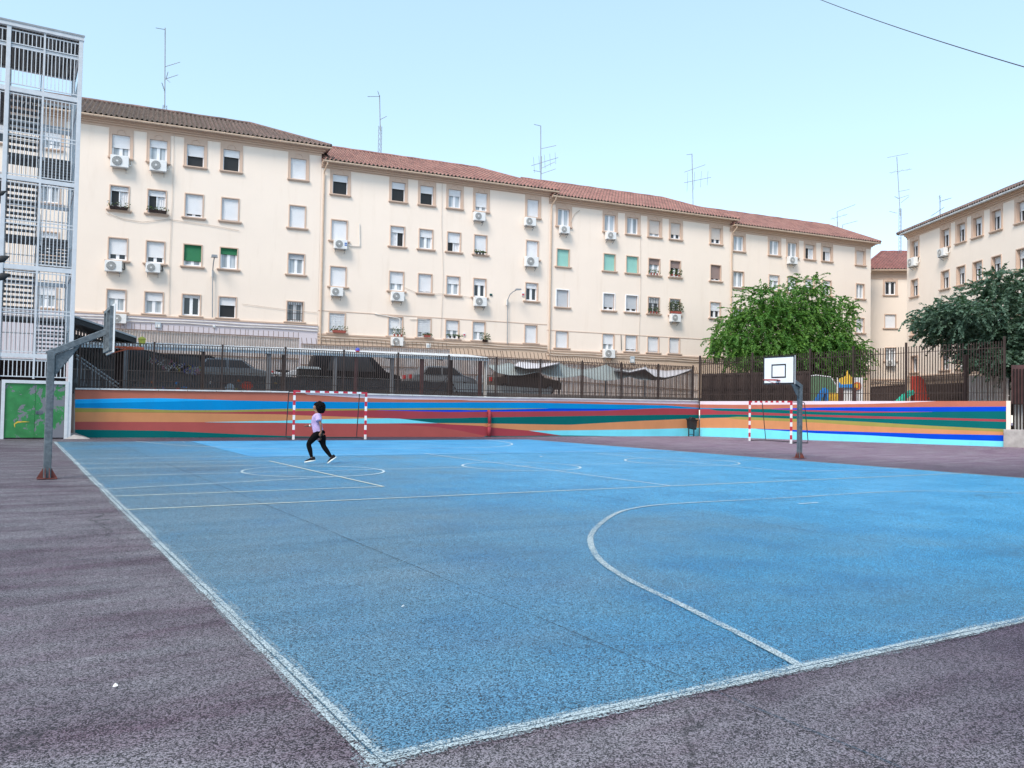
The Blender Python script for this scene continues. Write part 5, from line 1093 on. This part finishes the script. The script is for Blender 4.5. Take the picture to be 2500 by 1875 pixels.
sail('grey-green scalloped shade sail behind the fence on the long wall', S9((140, 348), (220, 350), (290, 332), (340, 350), (500, 352), (680, 335), (760, 372), (850, 385), (960, 372), (1040, 348), (1110, 380), (1220, 395), (1345, 370), (1390, 420), (1470, 440), (1570, 420), (1700, 385)), S9((140, 365), (200, 410), (300, 430), (400, 428), (520, 402), (600, 438), (700, 450), (800, 440), (860, 428), (940, 462), (1050, 472), (1150, 460), (1220, 440), (1290, 462), (1400, 470), (1500, 458), (1600, 425), (1700, 387)), 'sail_grey', 36.6, 38.4)
sail('white shade sail, the left of two, hung above the grey-green one', S9((330, 350), (370, 325), (520, 338), (680, 332)), S9((330, 352), (420, 378), (520, 375), (680, 335)), 'sail_white', 36.5, 38.5)
sail('white shade sail, the right of two, at the end of the grey-green one', S9((1100, 378), (1220, 393), (1345, 365), (1370, 380), (1500, 395), (1700, 383)), S9((1100, 382), (1220, 405), (1340, 380), (1420, 440), (1500, 447), (1580, 430), (1700, 386)), 'sail_white', 36.4, 38.6)
for i, (x, y) in enumerate([(290, 330), (680, 330), (1040, 345), (1345, 362), (1702, 382)]):
    p = VV(*s9(x, y), 38.5); t = MB(); t.tube([(0, 0, 0), (0, 0, p.z-1.8)], .04, 8); t.disc((0, 0, p.z-1.8), .06, (0, 0, 1), .02, 8); o = t.build('sail_post', 'grey_steel'); o.location = (p.x, 38.5, 1.8); tag(o, 'thin grey post holding a peak of the shade sails', 'post', 'posts of the shade sails')

# ================================================================== playground
z7 = lambda x, y: (2000+x/4.424, 860+y/4.424)
def place(name, label, cat, fn, xa, xb, yt, yb, Y, zb=1.8, group=None):
    a, b = at(*fn(xa, yb), Y), at(*fn(xb, yb), Y); top = at(*fn((xa+xb)/2, yt), Y); c = (a+b)/2; return thing(name, label, cat, (c.x, c.y, zb), -_t, group), (b-a).length, top.z-zb
t, W, H = place('playground_slide', 'red and green children\'s slide behind the tall fence on the right', 'slide', z7, 1010, 1195, 255, 510, 50)
for y in (-.28, .28):
    m = MB(); n = 10; P = [(-W/2, .25), (-W/2, H-.05)]+[(-W/2+.06+W*.55*math.sin(i/n*math.pi/2), H*.70+H*.30*math.cos(i/n*math.pi/2)) for i in range(n+1)]+[(W*.22, H*.35), (W*.30, .35), (W*.1, .18), (-W*.15, .3)]; m.prism(P, y-.04, y+.04); m.build('side_panel', 'play_red', t, bevel=.015)
m = MB(); m.box(-W/2+.02, W*.15, -.23, .23, H*.48, H*.54); m.build('platform', 'play_red', t)
for k in range(4): m = MB(); m.box(W*.16+k*.1, W*.28+k*.1, -.24, .24, H*.42-k*.2, H*.42-k*.2+.1); m.build('step', 'play_red', t)
m = MB(); sx = -W/2-.02; P = [(sx, 1.02), (sx-.4, .78), (sx-.8, .40), (sx-1.1, .2), (sx-1.35, .17)]
for (x0, z0), (x1, z1) in zip(P, P[1:]):
    m.bar((x0, 0, z0), (x1, 0, z1), .46, .05, up=(0, 0, 1)); 
    for y in (-.23, .23): m.bar((x0, y, z0+.1), (x1, y, z1+.1), .05, .24)
m.build('chute', 'play_green', t)
t, W, H = place('playhouse', 'white playhouse front with a yellow crown roof, blue lintel and brown posts behind the fence', 'playhouse', z7, 195, 475, 215, 520, 50.5)
m = MB(); m.prism([(-W*.5, .1), (W*.5, .1), (W*.5, H*.86), (W*.12, H*.86), (W*.1, H*.6), (-W*.42, H*.6), (-W*.5, H*.86)], 0, .08); m.build('front_wall', 'play_white', t)
m = MB(); m.prism([(-W*.46, H*.66), (W*.1, H*.66), (W*.1, H*.9), (W*.02, H*.86), (-W*.06, H*.92), (-W*.13, H*1.04), (-W*.2, H*.9), (-W*.28, H*.84), (-W*.36, H*.86), (-W*.44, H*.8)], -.1, -.01); m.build('crown_roof', 'play_yellow', t)
m = MB(); m.prism([(-W*.48, H*.58), (W*.11, H*.58), (W*.11, H*.68), (-W*.40, H*.66), (-W*.48, H*.74)], -.16, -.105); m.build('lintel', 'play_blue', t)
for x in (-.46, .06): m = MB(); m.box(W*x, W*x+.2, -.2, -.02, 0, H*.57); m.build('post', 'red_brown_post', t)
m = MB(); m.disc((W*.26, -.04, H*.63), .24, (0, 1, 0), .06, 20); d = m.build('disc', 'play_orange', t); m = MB(); m.disc((W*.22, -.08, H*.63), .13, (0, 1, 0), .03, 16); m.build('disc_centre', 'play_yellow', d)
z3 = lambda x, y: (1680+x/4.809, 850+y/4.809)
t, W, H = place('play_panel', 'dark green rounded play panel with a pale rim beside the playhouse', 'panel', z3, 1395, 1745, 318, 610, 51)
m = MB(); P = [(-W/2, .05), (W*.42, .05), (W*.5, H*.3), (W*.48, H*.7), (W*.3, H*.95), (-W*.2, H), (-W*.5, H*.95)]; m.prism(P, 0, .07); m.build('board', 'play_dgreen', t); m = MB(); m.tube([(x, -.01, z) for x, z in P[1:]], .035, 6); m.build('rim', 'play_white', t)
t, W, H = place('small_slide', 'small blue toy slide in front of the green play panel', 'slide', z3, 1465, 1625, 480, 615, 48.6)
m = MB(); P = [(-W/2, .15), (-W*.2, .35), (W*.15, H*.72), (W*.4, H*.95)]
for (x0, z0), (x1, z1) in zip(P, P[1:]):
    m.bar((x0, 0, z0), (x1, 0, z1), .4, .05)
    for y in (-.2, .2): m.bar((x0, y, z0+.08), (x1, y, z1+.08), .05, .2)
m.build('chute', 'play_blue', t); m = MB(); m.box(W*.34, W*.5, -.25, .25, 0, H*.92); m.build('ladder', 'play_blue', t)
t, W, H = place('toy_box', 'yellow slatted toy box between the blue slide and the playhouse', 'box', z3, 1632, 1768, 525, 612, 48.8)
m = MB()
for i in range(7): x = -W/2+W*i/7; m.box(x+.01, x+W/7-.01, -.02, .02, .1, H)
m.box(-W/2, W/2, .021, .5, .12, H*.9); m.build('slats', 'play_yellow', t)
t, W, H = place('grey_playhouse', 'grey boarded hut glimpsed through the bars below the white backboard', 'hut', z3, 1000, 1290, 440, 600, 51)
m = MB(); n = 7
for i in range(n):
    if i != 3: x = -W/2+W*i/n; m.box(x+.01, x+W/n-.015, -.02, .02, 0, H)
m.build('boards', 'fascia_grey', t); m = MB(); m.box(-W/2, W/2, .03, .9, 0, H*.97); m.build('hut_body', 'brown_panel', t)
m = MB(); m.box(-W*.55, W*.55, -.1, 1.0, H, H+.06); m.build('roof', 'brown_panel', t)

# ================================================================== trees
def tree(label, c, R, zc, H, leaf, seed, nspray, droop, lw=.075, ll=.26, lobes=()):
    rnd = np.random.default_rng(seed); t = thing('broadleaf_tree', label, 'tree', (c.x, c.y, 1.8)); r2 = random.Random(seed)
    m = MB(); zt = zc-1.8; m.tube([(0, 0, 0), (.05, .02, .8), (-.05, .05, zt*.55), (.05, 0, zt*.8)], [.24, .19, .16, .14], 10); m.build('trunk', 'bark', t, True)
    m = MB(); tips = []
    for i in range(13):
        a = 2*math.pi*i/13+r2.uniform(-.3, .3); f = r2.uniform(.35, .85); z0 = zt*r2.uniform(.45, .8)
        e = Vector((R*f*math.cos(a)*.85, R*f*math.sin(a)*.85, zt+H*r2.uniform(-.1, .6))); mid = e*.5+Vector((0, 0, .35)); mid.z = (z0+e.z)/2+.5
        m.tube([(0, 0, z0), mid*.55+Vector((0, 0, z0*.45)), mid, e], [.10, .07, .045, .012], 6); tips.append(e)
    m.build('limbs', 'bark', t, True)
    V, Fc = [], []
    LB = list(lobes)
    for k in range(26):                                       # ragged secondary tufts all over the crown
        b0 = LB[rnd.integers(len(lobes))]; d = rnd.normal(size=3); d /= np.linalg.norm(d); d[2] = abs(d[2])*1.1-.25
        LB.append((b0[0]+d[0]*b0[3]*.92, b0[1]+d[1]*b0[3]*.92, b0[2]+d[2]*b0[3]*.95, rnd.uniform(.10, .24)))
    wts = np.array([l[3]**1.5 for l in LB]); wts /= wts.sum()
    for i in range(nspray):
        lx, ly, lz, ls_ = LB[rnd.choice(len(LB), p=wts)]
        d = rnd.normal(size=3); d /= np.linalg.norm(d); d[2] = d[2] if d[2] > 0 else d[2]*.85
        rr = rnd.uniform(.2, 1.06)**.5; p = np.array([lx*R+d[0]*R*ls_*rr, ly*R+d[1]*R*ls_*rr, zt+lz*H+d[2]*H*ls_*rr])
        out = np.array([d[0], d[1], .1])+rnd.normal(size=3)*np.array([.7, .7, .35]); out /= np.linalg.norm(out)+1e-6
        L = rnd.uniform(.45, 1.35); dr = droop*rnd.uniform(.2, 1.5)*(1. if d[2] < .55 else .35); n = int(rnd.integers(8, 15)); side = np.cross(out, [0, 0, 1.]); 
        for k in range(n):
            f = k/n; q = p+out*L*f*(.75-.3*dr*f)+np.array([0, 0, .12*f-dr*1.25*L*f*f])
            tan = out*(.75-.6*dr*f)+np.array([0, 0, .12-2.5*dr*f]); tan /= np.linalg.norm(tan)
            for sgn in (-1, 1):
                dirv = tan*.75+side*sgn*.65+rnd.normal(size=3)*.22+np.array([0, 0, -.28]); dirv /= np.linalg.norm(dirv); l = ll*rnd.uniform(.6, 1.15); nn = np.cross(dirv, rnd.normal(size=3)*.6+np.array([0, 0, 1.])); nn /= np.linalg.norm(nn)+1e-6; w = lw*rnd.uniform(.7, 1.2)
                up = np.cross(nn, dirv)*w*.35
                o = len(V); V += [q, q+dirv*l*.5+nn*w-up, q+dirv*l, q+dirv*l*.5-nn*w-up]; Fc.append((o, o+1, o+2, o+3))
    me = bpy.data.meshes.new('crown'); me.from_pydata([tuple(v) for v in V], [], Fc); me.materials.append(M[leaf]); o = bpy.data.objects.new('crown', me); COL.objects.link(o); o.parent = t
    return t
c = at(1925, 900, 56.5); tree('bright green drooping tree behind the fence at the corner of the striped walls', c, 5.7, 6.9, 3.75, 'locust_leaf', 3, 5200, .62, .045, .19, lobes=[(0, 0, -.1, .72), (0, 0, -.1, .72), (-.55, -.1, -.08, .54), (.58, .1, -.15, .52), (-.02, -.2, .50, .42), (-.52, 0, .40, .36), (.44, -.1, .36, .38), (.90, 0, -.42, .27), (-.88, 0, -.38, .30), (.2, -.3, -.5, .5), (-.25, -.3, -.5, .5), (-.6, -.2, -.5, .4), (.6, -.2, -.5, .4)])
c = at(2480, 900, 46); tree('dark green tree with arching branches at the right edge', c, 6.0, 6.25, 3.4, 'dark_leaf', 11, 4600, .40, .055, .19, lobes=[(.05, 0, .1, .75), (.05, 0, .1, .75), (-.42, .1, .14, .46), (.5, 0, .1, .6), (-.1, -.2, .5, .45), (-.1, -.3, -.5, .46), (.25, -.3, -.55, .5), (-.76, .1, .10, .22), (-.40, -.1, -.55, .24), (-.25, 0, -.25, .45), (.3, 0, .55, .4), (-.05, -.2, -.72, .3), (.4, -.2, -.7, .35)])

# ================================================================== the running girl
def skin(name, pts, edges, mat, parent, root=0, sub=2):
    keys = list(pts); ix = {k: i for i, k in enumerate(keys)}; me = bpy.data.meshes.new(name)
    me.from_pydata([pts[k][0] for k in keys], [(ix[a], ix[b]) for a, b in edges], []); me.materials.append(M[mat]); o = bpy.data.objects.new(name, me); COL.objects.link(o); o.parent = parent
    md = o.modifiers.new('skin', 'SKIN'); md.use_smooth_shade = True
    for i, k in enumerate(keys):
        r = pts[k][1]; sv = me.skin_vertices[0].data[i]; sv.radius = r if hasattr(r, '__len__') else (r, r); sv.use_root = (i == root)
    ss = o.modifiers.new('smooth', 'SUBSURF'); ss.levels = ss.render_levels = sub
    return o
gp = G(776, 1134.7, 0); S_ = .00119
girl = thing('person', 'girl in a lilac T-shirt and black leggings running left across the blue court', 'person', (gp.x, gp.y, .012), -_t)
def J(px, py, y=0.): return ((px-660)*S_, y, (1525-py)*S_)
def chain(*n): return list(zip(n, n[1:]))
B = {'pelvis': (J(668, 850), .085), 'spine': (J(640, 740), .078), 'chest': (J(618, 600), .09), 'neck0': (J(640, 480), .055), 'neck1': (J(628, 430), .042), 'jaw': (J(585, 395), .045), 'head': (J(612, 330), .082), 'crown': (J(625, 265), .062), 'nose': (J(532, 345), .016), 'chin': (J(548, 410), .022), 'brow': (J(552, 300), .04),
 'shN': (J(662, 512, -.145), .042), 'elN': (J(738, 690, -.185), .034), 'wrN': (J(744, 838, -.165), .023), 'paN': (J(732, 880, -.16), .026),
 'shF': (J(602, 512, .145), .042), 'elF': (J(580, 690, .19), .034), 'wrF': (J(448, 722, .17), .022), 'paF': (J(400, 732, .165), .024),
 'hipN': (J(640, 880, -.075), .07), 'knN': (J(462, 1100, -.085), .045), 'caN': (J(505, 1220, -.08), .042), 'anN': (J(548, 1392, -.08), .027), 'ftN': (J(480, 1455, -.085), .026),
 'hipF': (J(705, 880, .075), .07), 'knF': (J(738, 1140, .085), .045), 'caF': (J(820, 1235, .085), .042), 'anF': (J(930, 1388, .085), .027), 'ftF': (J(900, 1470, .085), .026)}
E2 = chain('pelvis', 'spine', 'chest', 'neck0', 'neck1', 'head', 'crown')+[('head', 'nose'), ('head', 'brow'), ('neck1', 'jaw'), ('jaw', 'chin')]+chain('chest', 'shN', 'elN', 'wrN', 'paN')+chain('chest', 'shF', 'elF', 'wrF', 'paF')+chain('pelvis', 'hipN', 'knN', 'caN', 'anN', 'ftN')+chain('pelvis', 'hipF', 'knF', 'caF', 'anF', 'ftF')
for i, (dy, l) in enumerate(((-.03, .85), (-.01, 1.), (.01, .95), (.03, .75))):
    B['fa%d' % i] = (J(352, 728+i*4, .165+dy), .0085); B['fb%d' % i] = (J(352-40*l, 734+i*4, .165+dy*1.2), .007); E2 += [('paF', 'fa%d' % i), ('fa%d' % i, 'fb%d' % i)]
    B['na%d' % i] = (J(712+i*9, 912, -.16+dy*.8), .0085); B['nb%d' % i] = (J(722+i*5, 938*l+912*(1-l), -.15+dy*.6), .007); E2 += [('paN', 'na%d' % i), ('na%d' % i, 'nb%d' % i)]
B['tF'] = (J(385, 708, .13), .009); B['tF2'] = (J(352, 700, .12), .007); B['tN'] = (J(706, 880, -.165), .009); B['tN2'] = (J(697, 912, -.16), .007); E2 += [('paF', 'tF'), ('tF', 'tF2'), ('paN', 'tN'), ('tN', 'tN2')]
skin('body', B, E2, 'skin', girl)
Sh = {'hem': (J(648, 868), (.150, .138)), 'hem1': (J(645, 845), (.148, .136)), 'waist': (J(632, 745), .138), 'chest': (J(604, 610), .150), 'top': (J(628, 515), .112), 'collar': (J(638, 462), .066), 'sN': (J(664, 520, -.135), .085), 'sN2': (J(690, 600, -.178), .082), 'sN3': (J(698, 622, -.185), .08), 'sF': (J(606, 520, .135), .085), 'sF2': (J(590, 620, .185), .078)}
sho = skin('shirt', Sh, chain('hem', 'hem1', 'waist', 'chest', 'top', 'collar')+chain('top', 'sN', 'sN2', 'sN3')+chain('top', 'sF', 'sF2'), 'lilac_shirt', girl)
tx = bpy.data.textures.new('cloth_folds', 'CLOUDS'); tx.noise_scale = .07; dm = sho.modifiers.new('folds', 'DISPLACE'); dm.texture = tx; dm.strength = .035; dm.mid_level = .5
Lg = {'p': (J(668, 850), .130), 'w': (J(655, 800), .115), 'hN': (J(625, 915, -.07), .116), 'tN': (J(540, 1005, -.08), .094), 'kN': (J(466, 1100, -.085), .067), 'cN': (J(502, 1215, -.08), .064), 'aN': (J(545, 1385, -.08), .036), 'hF': (J(715, 915, .07), .118), 'tF': (J(730, 1020, .08), .092), 'kF': (J(747, 1135, .085), .067), 'cF': (J(815, 1230, .085), .065), 'aF': (J(927, 1380, .085), .036), 'bum': (J(742, 850), .085)}
skin('leggings', Lg, chain('w', 'p')+chain('p', 'hN', 'tN', 'kN', 'cN', 'aN')+chain('p', 'hF', 'tF', 'kF', 'cF', 'aF')+[('p', 'bum')], 'black_leggings', girl, root=1)
def shoe(toe, heel, ank, y):
    T, Hh, A_ = Vector(J(*toe, y)), Vector(J(*heel, y)), Vector(J(*ank, y)); d = (T-Hh).normalized(); L = (T-Hh).length; up = Vector((0, 1, 0)).cross(d); up = -up if up.z < 0 else up
    def lay(h, ks, m):
        rings = []
        for hh, sc in ks: rings.append([Hh+d*(L*(.5+.5*sc*math.cos(a)))+Vector((0, 1, 0))*(.042*sc*math.sin(a)*(1.0+.15*math.cos(a)))+up*hh for a in [2*math.pi*i/16 for i in range(16)]])
        vs = [v for r in rings for v in r]; n = 16; m.add(vs, [(r*n+i, r*n+(i+1) % n, (r+1)*n+(i+1) % n, (r+1)*n+i) for r in range(len(ks)-1) for i in range(n)]+[tuple(range(n-1, -1, -1)), tuple(range((len(ks)-1)*n, len(ks)*n))])
    m = MB(); lay(0, [(0, .97), (.012, 1.02), (.032, .98)], m); so = m
    m2 = MB(); rings = []
    for f, w, h in ((0, .5, .075), (.12, .85, .085), (.3, .9, .08), (.5, .92, .06), (.72, .95, .042), (.9, .7, .028), (1, .25, .012)):
        c = Hh+d*(L*(.03+.94*f)); rings.append([c+Vector((0, 1, 0))*(.042*w*math.cos(a))+up*(.03+h*math.sin(a)) for a in [math.pi*i/8 for i in range(9)]])
    vs = [v for r in rings for v in r]; m2.add(vs, [(r*9+i, r*9+i+1, (r+1)*9+i+1, (r+1)*9+i) for r in range(6) for i in range(8)])
    sh_ = m2.build('shoe', 'shoe_black', girl, True); m.build('sole', 'sole_white', sh_, True)
shoe((393, 1495), (632, 1448), (548, 1395), -.082); shoe((853, 1520), (1036, 1378), (930, 1390), .085)
rnd = random.Random(4); m = MB()
for i in range(420):
    v = Vector((rnd.gauss(0, 1), rnd.gauss(0, 1), rnd.gauss(0, 1))).normalized(); x = 668+104*v.x+(12*(-v.z) if v.z < 0 else 0); py = 328-112*v.z; yy = .092*v.y
    if x < 612 and py > 272: continue
    if x < 640 and py > 380: continue
    m.ball(J(x+rnd.uniform(-4, 10), py+rnd.uniform(-8, 8), yy), rnd.uniform(.010, .030), 0, 6, 4)
m.ball(J(672, 325), (.112, .090, .125), 0, 16, 12); m.ball(J(612, 268), (.082, .078, .058), 0, 12, 8); m.ball(J(708, 395), (.062, .08, .065), 0, 12, 8); m.build('hair', 'hair_black', girl, True)
m = MB(); m.tube([J(452, 720, .17), J(432, 726, .17)], [.03, .029], 12); m.build('wristband', 'sole_white', girl, True)
for y in (-.033, .033): m = MB(); m.ball(J(545, 322, y), (.008, .010, .008), 0, 8, 6); m.build('eye', 'eye_white', girl, True)
m = MB(); m.ball(J(612, 350, -.078), (.018, .008, .028), 0, 8, 6); m.ball(J(612, 350, .078), (.018, .008, .028), 0, 8, 6); m.build('ears', 'skin', girl, True)
